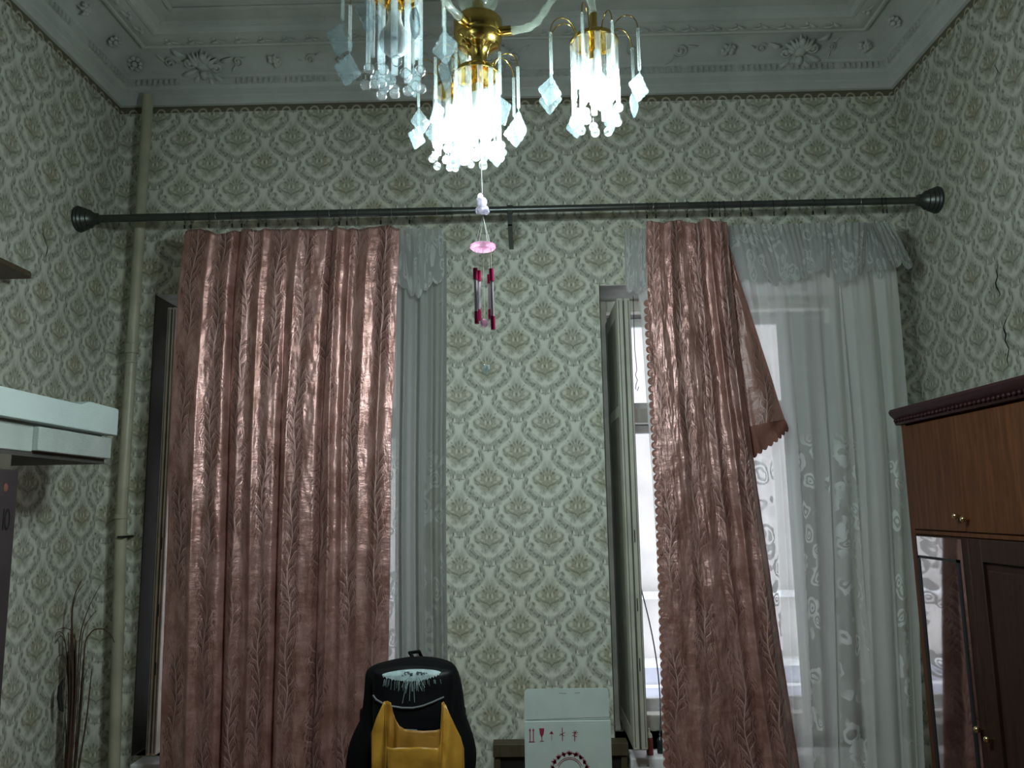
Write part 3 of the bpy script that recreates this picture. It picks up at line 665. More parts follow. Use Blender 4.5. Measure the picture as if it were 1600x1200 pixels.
RIDR = [(.15, .10, .6), (.28, .05, .5), (.42, .08, .4), (.62, .035, .8), (.78, .030, 1.), (.91, .03, .9)]
def curtR(s, t):
    z = lerp(2.768, .10, t); zz = 2.768-z
    x0 = interp([(0, .530), (.1, .522), (.45, .520), (1.2, .530), (2.15, .518), (2.7, .50)], zz)
    x1 = interp([(0, .864), (.2, .872), (.8, .905), (1.4, .955), (2.15, 1.022), (2.7, 1.06)], zz)
    if s < .012: x0 -= .010*abs(sin(z*pi/.033))**.6*min(1, max(0, zz-.35)*4)
    y = 0; amp = .030*(1-.4*exp(-zz*7))*(1-.25*t)
    for c, w_, h in RIDR:
        cc = c+.02*sin(z*1.6+c*11)*t+.01*sin(z*4+c*9); y -= amp*h*exp(-abs((s-cc)/(w_*(1.1+.3*nz(c*9, z*1.3))))**1.4)
    y += .018*g(s, .605+.02*sin(z), .014)*max(0, 1-zz*2)
    dg = s*.38-(z-1.5)*-.9                                    # diagonal pull creases
    y += .006*sin((z+s*.30)*26)*g(z, 1.45, .35)*g(s, .45, .3) + .012*nz(s*5+3, z*1.4) + .005*nz(s*16, z*5) + .0022*nz(s*50, z*24)
    y += .05*g(s, 1.0, .05)*min(1, zz*1.5)*.6
    return (lerp(x0, x1, s), RY+.002+y, z+(.005*sin(s*17+1)+.015*nz(s*9+5))*exp(-zz*14))
mb = MB(); mb.grid(curtR, 170, 560, lambda s, t: (s*.62+.03, -t*2.675))
cR = mb.build('satin_curtain', M['satin'], smooth=175)
tag(cR, 'narrow pink brown satin curtain pulled aside at the right window with scalloped edge', 'curtain', 'pink satin curtains')
s_ = cR.modifiers.new('thick', 'SOLIDIFY'); s_.thickness = .0016
# folded-back flap hanging behind its right edge
A, Bq, Cq, Dq = (.868, 2.70), (1.080, 1.925), (.935, 1.80), (.875, 1.93)
def flap(s, t, low=0):
    # t down the flap, s across from the curtain to the free edge
    L = Vector((lerp(.860, .872, t), 0, lerp(2.70, 1.90, t))); Rr = Vector((lerp(.870, 1.066, t), 0, lerp(2.70, 1.935, t)))
    p = L.lerp(Rr, s)
    y = RY+.034+.018*sin(s*7+.6)*t+.010*nz(s*4, t*5)-.012*g(s, .25, .08)*t
    return (p.x, y, p.z)
mb = MB(); mb.grid(flap, 50, 90, lambda s, t: (s*.3*max(t, .05)+.9, -t*.8))
fo = mb.build('folded_flap', M['satin_flap'], cR, smooth=175)
def flaphem(s, t):
    a = flap(s, 1.); low = Vector((.905, 1.77)).lerp(Vector((1.080, 1.900)), s)
    low += Vector((.35, -.94))*.010*abs(sin(s*pi*9))
    return (lerp(a[0], low.x, t), a[1]+.004*sin(t*5+s*9), lerp(a[2], low.y, t))
mb = MB(); mb.grid(flaphem, 90, 14, lambda s, t: (s*.2, t*.1)); mb.build('lace_hem', M['trimlace'], cR, smooth=175)
rings(cR, [1011, 1018, 1025, 1046, 1074, 1108, 1113, 1125, 1133], (1018, 1046))
mb = MB()     # little scallops sewn down the free edge
def scal(z, i):
    zz = 2.768-z; x0 = interp([(0, .530), (.1, .522), (.45, .520), (1.2, .530), (2.15, .518), (2.7, .50)], zz)
    yy = curtR(0, (2.768-z)/2.668)[1]
    n = 8; vs = [(x0+.004, yy, z)]+[(x0-.018*sin(pi*k/n)**.8, yy-.003, z+.0158*cos(pi*k/n)) for k in range(n+1)]
    mb.add(vs, [(0, k+1, k+2) for k in range(n)])
i = 0; z = 2.42
while z > .3: scal(z, i); z -= .0325; i += 1
tag(mb.build('scalloped_edging', M['satin_flap'], cR, smooth=0), kind='stuff')

# ------------------------------------------------------------------ lace curtains
LY = RY+.088
def laceR(s, t):
    z = lerp(2.735, .12, t); zz = 2.735-z
    x0 = interp([(0, .455), (.3, .500), (1.4, .52), (2.6, .50)], zz); x1 = interp([(0, 1.580), (.2, 1.590), (1., 1.575), (2.1, 1.515), (2.6, 1.50)], zz)
    amp = .010+.030*min(1, zz*1.2)
    ph = s*2*pi
    y = amp*(.55*sin(ph*9+sin(z*1.1)*.6)+.45*sin(ph*15.3+1+.5*sin(z*.9))+.35*sin(ph*5.2+2))
    lean = .03*sin(ph*2.2+1)*t
    pin = .010*sin(ph*46)*exp(-zz*9)
    return (lerp(x0, x1, s)+lean*sin(pi*s)+.014*sin(ph*9+1.2)*min(1, zz), LY+y*.9+pin, z+.006*sin(s*40)*exp(-zz*9))
mb = MB(); mb.grid(laceR, 460, 60, lambda s, t: (s*2.0, 2.735-t*2.615))
lR = mb.build('lace_curtain', M['lace'], smooth=175)
tag(lR, 'sheer white floral lace curtain over the right window', 'lace curtain', 'lace curtains')
# second, overlapping width on the right
def laceR2(s, t):
    z = lerp(2.735, .12, t); zz = 2.735-z
    x0 = interp([(0, 1.31), (2.6, 1.315)], zz); x1 = interp([(0, 1.585), (.2, 1.597), (1., 1.582), (2.1, 1.525), (2.6, 1.50)], zz)
    ph = s*2*pi; amp = .008+.026*min(1, zz*1.2)
    return (lerp(x0, x1, s)+.012*sin(ph*3+1)*min(1, zz), LY+.028+amp*.8*(sin(ph*4.2+.5*sin(z))+.4*sin(ph*9+2)), z)
mb = MB(); mb.grid(laceR2, 160, 50, lambda s, t: (s*.62+3.1, 2.735-t*2.615)); mb.build('second_width', M['lace'], lR, smooth=175)
rings(lR, [993, 1158, 1175, 1210, 1228, 1271, 1290, 1345, 1381, 1387], (993, 1345))
def laceL(s, t):
    z = lerp(2.74, .12, t); zz = 2.74-z
    ph = s*2*pi; amp = .008+.014*min(1, zz*1.2)
    return (lerp(-.62, -.324, s)+.004*sin(z*3), LY+.01+amp*(sin(ph*4+.4*sin(z*.8))+.4*sin(ph*9+1)), z)
mb = MB(); mb.grid(laceL, 150, 50, lambda s, t: (s*.52+.07, 2.74-t*2.62))
lL = mb.build('lace_curtain', M['lace_dense'], smooth=175)
tag(lL, 'narrow strip of lace curtain beside the left satin curtain', 'lace curtain', 'lace curtains')
rings(lL, [640, 682], (682,))
def valance(par, top, bot, y0, dens, mat, ufreq=30, uo=0.):
    # top, bot: lists of pixel points at depth y0 from left to right
    T = [at(px, py, y0) for px, py in top]; Bo = [at(px, py, y0) for px, py in bot]
    def poly(L, s):
        f = s*(len(L)-1); i = min(int(f), len(L)-2); return L[i].lerp(L[i+1], f-i)
    def fn(s, t):
        a, b = poly(T, s), poly(Bo, s); p = a.lerp(b, t)
        y = y0+.005*sin(s*ufreq*2.1)*(1-t)*.8+.013*sin(s*ufreq*.30+1)*(t**.7)+.006*nz(s*7, t*3)
        sc = -.026*(abs(sin(s*dens*pi))**.55)*max(0, (t-.6)/.4)
        return (p.x, y, p.z+sc)
    mb = MB(); mb.grid(fn, int(dens*24), 22, lambda s, t: (uo+s*.5, t*.14)); return mb.build('valance', mat, par, smooth=175)
vy = RY+.046
valance(lL, [(618, 356), (692, 358)], [(616, 427), (640, 452), (655, 458), (672, 440), (694, 428)], vy, 5, M['valance'], 22)
valance(lR, [(975, 358), (1020, 356)], [(978, 446), (995, 450), (1020, 440)], vy+.01, 3, M['valance_r'], 14, 2.)
valance(lR, [(1128, 352), (1300, 348)], [(1128, 430), (1175, 432), (1215, 438), (1235, 434), (1262, 428), (1280, 414), (1296, 430)], vy, 8, M['valance_r'], 60, 3.)
valance(lR, [(1288, 349), (1350, 347), (1362, 350)], [(1306, 436), (1325, 434), (1345, 420), (1362, 412), (1389, 415)], vy-.012, 5, M['valance_r'], 34, 4.)
valance(lR, [(1345, 349), (1392, 347)], [(1372, 430), (1385, 412), (1400, 410), (1428, 412)], vy+.006, 4, M['valance_r'], 20, 5.)

# ------------------------------------------------------------------ heating pipe
pa, pb, pc, pd = at(231, 160, 3.44), at(206, 545, 3.44), at(190, 800, 3.44), at(178, 1200, 3.44)
PX = [Vector((pa.x, 3.44, 3.52)), Vector((pb.x, 3.44, pb.z)), Vector((pc.x, 3.44, pc.z)), Vector((pd.x, 3.44, pd.z)), Vector((pd.x, 3.44, .02))]
pipe = empty('heating_pipe', (PX[-1].x, 3.44, .02)); tag(pipe, 'vertical olive painted heating pipe in the left corner beside the window', 'pipe'); pinv = Matrix.Translation(-pipe.location)
o = MB().tube(PX, .0235, 18).build('pipe_run', M['pipe'], pipe); o.matrix_parent_inverse = pinv
for k, (zz, h, r) in enumerate(((pb.z, .045, .029), (pb.z-.06, .012, .027), (pc.z-.02, .02, .028))):
    f_ = (PX[0].z-zz)/(PX[0].z-PX[1].z); q = PX[0].lerp(PX[1], f_) if zz > PX[1].z-.1 else PX[1].lerp(PX[2], (PX[1].z-zz)/(PX[1].z-PX[2].z))
    o = MB().lathe([(r*.9, -h/2), (r, -h/2+.003), (r, h/2-.003), (r*.9, h/2)], (q.x, 3.44, zz), 18).build('coupling', M['pipe'], pipe); o.matrix_parent_inverse = pinv
q = at(188, 838, 3.42); o = MB().box((q.x-.006, 3.405, q.z-.006), (q.x+.020, 3.5, q.z+.002)).build('pipe_clip', M['darkwire'], pipe); o.matrix_parent_inverse = pinv

# ------------------------------------------------------------------ chandelier
CX, CY = at(747, 40, 1.6).x, 1.6
def cz(py): return at(747, py, 1.6).z
ch = empty('chandelier', (CX, CY, ZC)); tag(ch, 'brass and glass chandelier with hanging crystals and lit cold white bulbs', 'chandelier')
chi = Matrix.Translation(-ch.location)
def cp(mb, nm, m_, par=ch, **k):
    o = mb.build(nm, m_, par, **k)
    if par is ch: o.matrix_parent_inverse = chi
    return o
bz = cz(54)
body = [(.0, .075), (.012, .075), (.013, .045), (.020, .040), (.048, .034), (.053, .028), (.053, -.004), (.051, -.007), (.052, -.010), (.050, -.018), (.044, -.027), (.036, -.033), (.026, -.038), (.0175, -.048), (.0145, -.060), (.0150, -.075), (.019, -.088), (.023, -.094), (.0, -.094)]
cp(MB().lathe(body, (CX, CY, bz), 40), 'centre_body', M['brass'])
cp(MB().lathe([(.006, .075), (.02, .08), (.042, .10), (.05, .13), (.04, .16), (.015, .18), (.006, .19)], (CX, CY, bz-.028), 24), 'glass_bulb_ornament', M['arm_glass'])
cp(MB().tube([(CX, CY, bz+.07), (CX, CY, ZC-.05)], .006, 12), 'stem', M['brass'])
cp(MB().lathe([(.0, -.07), (.02, -.065), (.055, -.02), (.06, 0), (0, 0)], (CX, CY, ZC), 28), 'ceiling_rose', M['brass'])
def lamp_meshes():
    D = {}
    RG = .050
    D['cap'] = MB().lathe([(.0, .030), (.008, .028), (.010, .012), (.030, .006), (.046, -.002), (.051, -.008), (.051, -.014), (.047, -.014), (.045, -.008), (.028, -.003), (.012, -.006), (.011, -.030), (.014, -.032), (.014, -.052), (.0, -.052)], n=36).mesh('lamp_cap', M['brass'])
    mb = MB(); mb.tube([(0, 0, 0), (0, 0, -.150)], .0068, 8, flat=.6)
    D['rod'] = mb.mesh('glass_rod', M['rod_glass'], 60)
    mb = MB(); mb.tube([(0, 0, 0), (0, 0, -.112)], .0062, 8, flat=.6); D['rod_s'] = mb.mesh('glass_rod', M['rod_glass'], 60)
    mb = MB(); mb.ell((0, 0, -.020), (.0098, .0098, .0098), 14, 10); mb.tube([(0, 0, 0), (0, 0, -.010)], .0008, 5); D['ball'] = mb.mesh('glass_ball', M['ball'], 170)
    mb = MB(); pts = [(.040+.052*(1-cos(a))*.5*1.05, 0, .030*sin(a)) for a in [pi*k/12 for k in range(13)]]
    pts = [(.040, 0, 0)]+[(.040+.028*(1-cos(a)), 0, .006+.036*sin(a)) for a in [pi*k/12 for k in range(13)]]
    mb.tube(pts, .0013, 6); D['wire'] = mb.mesh('arched_wire', M['brass'], 60)
    mb = MB(); mb.tube([(.096, 0, .004), (.096, 0, -.088)], .0034, 8); D['tube'] = mb.mesh('glass_tube', M['tube_glass'], 60)
    # diamond crystal with facet and scalloped outline
    mb = MB(); out = []; N_ = 48
    for k in range(N_):
        a = 2*pi*k/N_; rr = .0185/(abs(cos(a))*.95+abs(sin(a))*.72)*(1+(0, .055, .075, .055)[k % 4]); out.append((rr*cos(a), rr*sin(a)))
    vs = [(0, .0065, -.028), (0, -.0065, -.028)]; vs += [(x_*.5, .005, -.028+z_*.5) for x_, z_ in out]+[(x_, .001, -.028+z_) for x_, z_ in out]+[(x_, -.001, -.028+z_) for x_, z_ in out]+[(x_*.5, -.005, -.028+z_*.5) for x_, z_ in out]
    fs = []
    for k in range(N_):
        j = (k+1) % N_; fs += [(0, 2+k, 2+j), (2+k, 2+N_+k, 2+N_+j, 2+j), (2+N_+k, 2+2*N_+k, 2+2*N_+j, 2+N_+j), (2+2*N_+k, 2+3*N_+k, 2+3*N_+j, 2+2*N_+j), (2+3*N_+k, 1, 2+3*N_+j)]
    mb.add(vs, fs); mb.tube([(0, 0, .004), (0, 0, -.004)], .0008, 5); D['cry'] = mb.mesh('crystal_drop', M['crystal'], 0)
    prof = [(.0, .0), (.012, -.002), (.0125, -.02), (.016, -.034), (.026, -.050), (.0285, -.064), (.025, -.078), (.015, -.088), (.0, -.091)]
    D['bulb'] = MB().lathe(prof[5:][::-1]+[(.0, -.062)], n=18).mesh('bulb', M['bulb'], 170); D['collar'] = MB().lathe([(.0, .0), (.012, -.002), (.0125, -.02), (.016, -.034), (.026, -.050), (.0285, -.0615), (.0, -.0615)][::-1], n=18).mesh('bulb_collar', M['bulb_off'], 60); D['bulb_off'] = MB().lathe(prof[::-1], n=18).mesh('bulb', M['bulb_off'], 170)
    return D
D = lamp_meshes()
def lamp(x, y, z, lit, seed, a0=0., nout=8):
    rg = random.Random(seed)
    L = inst('lamp', D['cap'], ch, mat=Matrix.Translation((x-CX, y-CY, z-ZC)))
    n = 12
    for k in range(n):
        a = a0+2*pi*k/n; long_ = k % 2 == 0
        inst('glass_rod', D['rod' if long_ else 'rod_s'], L, mat=Matrix.Translation((.047*cos(a), .047*sin(a), -.014)) @ Matrix.Rotation(a+pi/2, 4, 'Z'))
        inst('glass_ball', D['ball'], L, (.047*cos(a)+rg.uniform(-.006, .006), .047*sin(a)+rg.uniform(-.006, .006), (-.164 if long_ else -.150)-rg.uniform(0, .012)))
    for k in range(n//2):
        a = a0+2*pi*(k+.5)/(n//2); inst('glass_rod', D['rod_s'], L, mat=Matrix.Translation((.030*cos(a), .030*sin(a), -.045)) @ Matrix.Rotation(a+pi/2, 4, 'Z'))
        if k % 2: inst('glass_ball', D['ball'], L, (.026*cos(a), .026*sin(a), -.160-rg.uniform(0, .02)))
    for k in range(nout):
        a = a0+.3+2*pi*k/nout+rg.uniform(-.12, .12); Rm = Matrix.Rotation(a, 4, 'Z'); up = Matrix.Translation((0, 0, rg.uniform(-.026, .014)))
        inst('arched_wire', D['wire'], L, mat=Rm @ up); inst('glass_tube', D['tube'], L, mat=Rm @ up)
        inst('crystal_drop', D['cry'], L, mat=Rm @ up @ Matrix.Translation((.096, 0, -.092)) @ Matrix.Rotation(rg.uniform(-1.5, 1.5), 4, 'Z') @ Matrix.Rotation(rg.uniform(-.15, .15), 4, 'Y') @ Matrix.Scale(1.28, 4))
    inst('bulb', D['bulb' if lit else 'bulb_off'], L, (0, 0, -.045))
    if lit: inst('bulb_collar', D['collar'], L, (0, 0, -.045))
    return L
lampB = lamp(CX-.004, CY, cz(111), True, 5, .2)
pA = at(928, 60, 1.56); lamp(pA.x, pA.y, pA.z, True, 8, .05)
pC = at(707, 137, 1.86); lamp(pC.x, pC.y, pC.z, True, 11, .4, 6)
pD = at(617, -20, 1.34); lamp(pD.x, pD.y, pD.z, False, 17, .15)
def bez(P, n=24):
    P = [Vector(p) for p in P]; out = []
    for i in range(n+1):
        t = i/n; q = P[:]
        while len(q) > 1: q = [a.lerp(b, t) for a, b in zip(q, q[1:])]
        out.append(q[0])
    return out
def arm(p):
    c0 = Vector((CX, CY, bz)); d = Vector((p.x-CX, p.y-CY, 0)); Lh = d.length; d.normalize()
    pts = bez([c0+d*.066, c0+d*(.066+Lh*.30), c0+d*Lh*.55+Vector((0, 0, -.01)), c0+d*Lh*.62+Vector((0, 0, .10)), c0+d*Lh*.80+Vector((0, 0, .12)), c0+d*Lh*1.0+Vector((0, 0, .10)), Vector((p.x, p.y, max(p.z+.03, bz+.015)))], 30)
    mb = MB(); mb.tube(pts, [.0085+.0012*sin(i*1.9) for i in range(31)], 10); cp(mb, 'glass_arm', M['arm_glass'])
    cp(MB().tube([c0+d*.050, c0+d*.074], .0105, 14), 'arm_socket', M['brass'])
    cp(MB().tube([pts[-1]+Vector((0, 0, .0)), Vector((p.x, p.y, p.z+.024))], .008, 10), 'arm_end', M['brass'])
for p_ in (pA, pC, pD): arm(p_)

# ------------------------------------------------------------------ wind chime hanging under the chandelier
wc = empty('wind_chime', at(753, 262, 1.55)); tag(wc, 'small wind chime with pink disc and magenta tipped tubes hanging under the chandelier', 'wind chime'); wi = Matrix.Translation(-wc.location)
def wp(mb, nm, m_, **k):
    o = mb.build(nm, m_, wc, **k); o.matrix_parent_inverse = wi; return o
def a_(px, py, dy=0): return at(px, py, 1.55+dy)
wp(MB().tube([a_(751, 240), a_(753, 302)], .0011, 6), 'string', M['thread'])
mb = MB(); mb.ell(a_(750.5, 307), (.006, .006, .006), 12, 8); mb.ell(a_(753, 316), (.011, .010, .011), 14, 9); mb.ell(a_(749, 314), (.006, .007, .008)); mb.ell(a_(754, 327), (.013, .011, .010), 14, 9); mb.ell(a_(759, 331), (.008, .008, .006)); mb.ell(a_(748, 329), (.007, .007, .008))
wp(mb, 'crystal_figurine', M['frost'], smooth=170)
ctr = a_(754.6, 386)
for k in range(4):
    a = k*pi/2+.6; wp(MB().tube([a_(754.5, 337), ctr+Vector((.018*cos(a), .018*sin(a), .004))], .0006, 5), 'thread', M['thread'])
wp(MB().lathe([(.007, -.004), (.022, -.0055), (.026, -.002), (.026, .003), (.022, .005), (.007, .005), (.007, -.004)], ctr, 32), 'disc', M['pinkglass'])
for (x0, y0, x1, y1, dy) in ((742.5, 420, 745, 505, -.008), (748, 424, 748.5, 500, .012), (767.5, 421, 770.5, 514, -.006), (764.5, 430, 766.5, 498, .014)):
    P0, P1 = a_(x0, y0, dy), a_(x1, y1, dy); o = wp(MB().tube([P0, P1], .0036, 12), 'chime_tube', M['chrome'])
    for (u, v) in ((-.01, .2), (.79, 1.01)):
        q_ = MB().tube([P0.lerp(P1, u), P0.lerp(P1, v)], .0046, 12).build('tube_tip', M['magenta'], o)
    tt = Vector((P0.x, P0.y, P0.z)); wp(MB().tube([Vector((lerp(ctr.x, P0.x, 1.0), P0.y, ctr.z)), tt], .00045, 4), 'thread', M['thread'])
wp(MB().ell(a_(756.5, 505), (.0075, .0075, .009), 14, 9), 'clear_bead', M['pinkglass'], smooth=170)
wp(MB().tube([ctr, a_(757, 500)], .00045, 4), 'thread', M['thread']); wp(MB().tube([a_(757, 510), a_(759, 572)], .00045, 4), 'thread', M['thread'])
mb = MB(); mb.ell(a_(756.5, 575), (.0065, .003, .007)); mb.ell(a_(761.5, 575), (.0065, .003, .007)); mb.ell(a_(759, 581), (.007, .003, .008)); wp(mb, 'heart_pendant', M['crystal'], smooth=170)

# ------------------------------------------------------------------ wardrobe on the right
WX = 1.30; wy1 = 2.775; wy0 = 1.05
wd = empty('wardrobe', ((WX+XR)/2, (wy0+wy1)/2, 0)); tag(wd, 'tall dark brown veneered wardrobe with mirror door by the right wall', 'wardrobe'); wdi = Matrix.Translation(-wd.location)
def wdp(mb, nm, m_, par=wd, **k):
    o = mb.build(nm, m_, par, **k)
    if par is wd: o.matrix_parent_inverse = wdi
    return o
zs = 1.498
mb = MB(); mb.box((WX+.022, wy0, .08), (XR-.012, wy1, 1.86)); mb.box((WX+.05, wy0+.02, 0), (XR-.03, wy1-.02, .08)); mb.box((WX+.004, wy1-.030, .08), (WX+.022, wy1, 1.86)); mb.box((WX+.006, wy0, zs-.010), (WX+.022, wy1-.03, zs+.004))
wdp(mb, 'carcass', M['ward'], bevel=.002)
mb = MB(); pr = [(WX+.02, 1.855), (WX-.006, 1.858), (WX-.010, 1.866), (WX-.004, 1.872), (WX-.012, 1.880), (WX-.024, 1.893), (WX-.028, 1.903), (WX-.022, 1.912), (WX+.02, 1.914)]
mb.prism([(a, wy0, b) for a, b in pr], (0, wy1+.018-wy0, 0)); mb.box((WX+.02, wy0, 1.86), (XR-.012, wy1+.018, 1.912))
cw = wdp(mb, 'crown_moulding', M['crown'], bevel=.001)
mb = MB(); y = 1.6
while y < wy1+.01: mb.ell((WX-.013, y, 1.872), (.007, .008, .007), 8, 5); y += .0235
tag(mb.build('bead_row', M['crown'], cw, smooth=170), kind='stuff'); bpy.data.objects['bead_row'].matrix_parent_inverse = Matrix.Identity(4)
yA = atX(1512, 850, WX).y; yB2 = atX(1417, 780, WX).y
def door(y0, y1, z0, z1, nm, mat, panel=False):
    mb = MB(); mb.box((WX, y0+.0008, z0), (WX+.020, y1-.0008, z1))
    if panel:
        e = .065; i_ = 0.012
        mb = MB(); mb.box((WX, y0+.002, z0), (WX+.020, y0+e, z1)); mb.box((WX, y1-e, z0), (WX+.020, y1-.002, z1)); mb.box((WX, y0+e, z0), (WX+.020, y1-e, z0+e)); mb.box((WX, y0+e, z1-e), (WX+.020, y1-e, z1))
        mb.box((WX+.011, y0+e, z0+e), (WX+.018, y1-e, z1-e))
    o = wdp(mb, nm, mat, bevel=.003)
    if panel: MB().box((WX+.002, y0+e+.02, z0+e+.02), (WX+.012, y1-e-.02, z1-e-.02)).build('raised_panel', mat, o, bevel=.006)
    return o
def knob(o, y, z):
    MB().lathe([(.0, -.026), (.006, -.025), (.0095, -.019), (.008, -.013), (.004, -.009), (.004, 0)], (WX, y, z), 16, 'x').build('knob', M['gold'], o, smooth=60)
yk1, yk2 = atX(1500, 806, WX), atX(1519, 811, WX)
uA = door(yA, wy1-.032, zs+.006, 1.850, 'upper_door', M['ward']); knob(uA, yA+.020, yk1.z)
uB = door(yA-.46, yA, zs+.006, 1.850, 'upper_door', M['ward']); knob(uB, yA-.022, yk2.z)
uC = door(wy0+.01, yA-.46, zs+.006, 1.850, 'upper_door', M['ward']); knob(uC, yA-.48, yk2.z)
lA = door(yA, wy1-.032, .10, zs-.012, 'mirror_door', M['ward2']); k1 = atX(1520, 1132, WX); k2 = atX(1552, 1155, WX); knob(lA, yA+.018, k1.z)
lB = door(yA-.46, yA, .10, zs-.012, 'panel_door', M['ward2'], True); knob(lB, yA-.030, k2.z)
lC = door(wy0+.01, yA-.46, .10, zs-.012, 'panel_door', M['ward2'], True); knob(lC, yA-.49, k2.z)
lA['label'] = 'narrow door faced with a mirror'
ya, yb = yA+.030, wy1-.052
MB().box((WX-.003, ya, .14), (WX+.001, yb, zs-.016)).build('mirror_border', M['mirror'], lA)
mb = MB(); e1 = .022; zt = zs-.016-.062
for (p0, p1) in (((ya+e1, .16), (ya+e1+.010, zt)), ((yb-.014, .16), (yb-.004, zt)), ((ya+e1, zt-.008), (yb-.004, zt))):
    mb.box((WX-.007, p0[0], p0[1]), (WX-.002, p1[0], p1[1]))
mb.build('mirror_bead', M['ink'], lA)
MB().box((WX-.0045, ya+e1+.010, .16), (WX-.002, yb-.014, zt-.008)).build('mirror_pane', M['mirror'], lA)

# ------------------------------------------------------------------ left: carton, foam packing, wall shelf, reeds
FX = -1.45
ct = empty('printed_carton', ((XL+FX)/2, 1.85, 0)); 
cy1 = atX(30, 736, FX).y; cz1 = 1.728
chest = MB(); chest.box((XL+.02, 1.30, .06), (FX-.005, cy1+.05, .78)); chest.box((XL+.015, 1.28, .78), (FX, cy1+.07, .81)); 
for xx in (XL+.04, FX-.06):
    for yy in (1.33, cy1-.02): chest.box((xx, yy, 0), (xx+.04, yy+.04, .06))
tag(chest.build('low_chest', M['ward2'], bevel=.004), 'low dark wooden chest standing under the dark carton at the left wall', 'chest')
ct.location.z = .81; tag(ct, 'dark plum cardboard carton with black lettering at the left edge', 'carton'); cti = Matrix.Translation(-ct.location)
o = MB().box((XL+.02, 1.34, .81), (FX, cy1, cz1)).build('carton_body', M['carton'], ct, bevel=.004); o.matrix_parent_inverse = cti
def text(s, size, mat, par, M4, nm, ext=.0006, al='CENTER'):
    cu = bpy.data.curves.new(nm, 'FONT'); cu.body = s; cu.size = size; cu.extrude = ext; cu.align_x = al
    to = bpy.data.objects.new(nm, cu); C.objects.link(to); dg = bpy.context.evaluated_depsgraph_get(); dg.update()
    me = bpy.data.meshes.new_from_object(to.evaluated_get(dg)); bpy.data.objects.remove(to); me.materials.clear(); me.materials.append(mat)
    ob = bpy.data.objects.new(nm, me); C.objects.link(ob); ob.parent = par; ob.matrix_basis = M4; return ob
q = atX(6, 828, FX)
text('IO', .085, M['ink'], ct, cti @ Matrix(((0, 0, 1, FX+.001), (.36, 0, 0, atX(14, 828, FX).y), (0, 1, 0, q.z), (0, 0, 0, 1))), 'lettering', al='RIGHT')
o = MB().box((FX, q.y-.098, q.z-.01), (FX+.001, q.y-.094, q.z+.13)).build('printed_line', M['ink'], ct); o.matrix_parent_inverse = cti
o = MB().ell((FX, atX(9, 762, FX).y, atX(9, 762, FX).z), (.001, .010, .012)).build('printed_dot', M['trimlace'], ct); o.matrix_parent_inverse = cti
tag(MB().box((XL+.03, 1.45, cz1+.0005), (FX-.015, cy1-.015, cz1+.045)).build('flattened_card', M['kraft'], bevel=.002), 'flattened grey brown card between the dark carton and the white foam block', 'card')
fy1 = 2.84; z0 = cz1+.046
fo_ = empty('foam_packing', ((XL+FX)/2, 2.2, z0)); tag(fo_, 'long white polystyrene foam packing block on top of the dark carton', 'foam block'); foi = Matrix.Translation(-fo_.location)
def fpz(px, py): v = atX(px, py, FX); return (v.y, v.z)
def fop(mb, nm, m_, **k):
    o = mb.build(nm, m_, fo_, **k); o.matrix_parent_inverse = foi; return o
nA, nB = fpz(128, 632), fpz(142, 622); eT = fpz(186, 640); eG = fpz(184, 681)
zg = eG[1]; yE = eT[0]
ztop2 = nA[1]; 
prof = [(1.40, zg), (yE, zg), (yE, eT[1]-.002), (yE-.012, eT[1]+.002), (nB[0], eT[1]+.004), (nA[0], ztop2), (1.40, ztop2)]
fop(MB().prism([(XL+.04, y_, z_) for y_, z_ in prof], (FX-XL-.04, 0, 0)), 'upper_slab', M['foam'], bevel=.003)
y65 = fpz(68, 670)[0]
mb = MB(); mb.box((XL+.05, y65, z0+.018), (FX-.012, yE-.014, zg-.010)); mb.box((XL+.05, 1.40, z0+.014), (FX-.030, y65, zg-.006))
fop(mb, 'lower_slab', M['foam2'], bevel=.003)
mb = MB(); mb.box((XL+.06, 1.42, zg-.012), (FX-.04, yE-.03, zg)); fop(mb, 'groove', M['foam2'])
mb = MB(); mb.box((XL+.05, 1.40, z0), (FX-.034, yE-.016, z0+.018)); fop(mb, 'base_board', M['board'])
sA = fpz(0, 1)  # wall shelf tip high on the left wall
p = atX(56, 428, -1.74); q = atX(52, 436, -1.74)
ws = MB(); zz_ = p.z; ws.prism([(XL, p.y-.75, zz_), (-1.74, p.y-.75, zz_), (-1.74, p.y-.03, zz_), (-1.755, p.y, zz_), (XL, p.y, zz_)], (0, 0, -.018))
tag(ws.build('wall_shelf', M['shelf'], bevel=.002), 'dark olive brown shelf end high on the left wall', 'shelf')

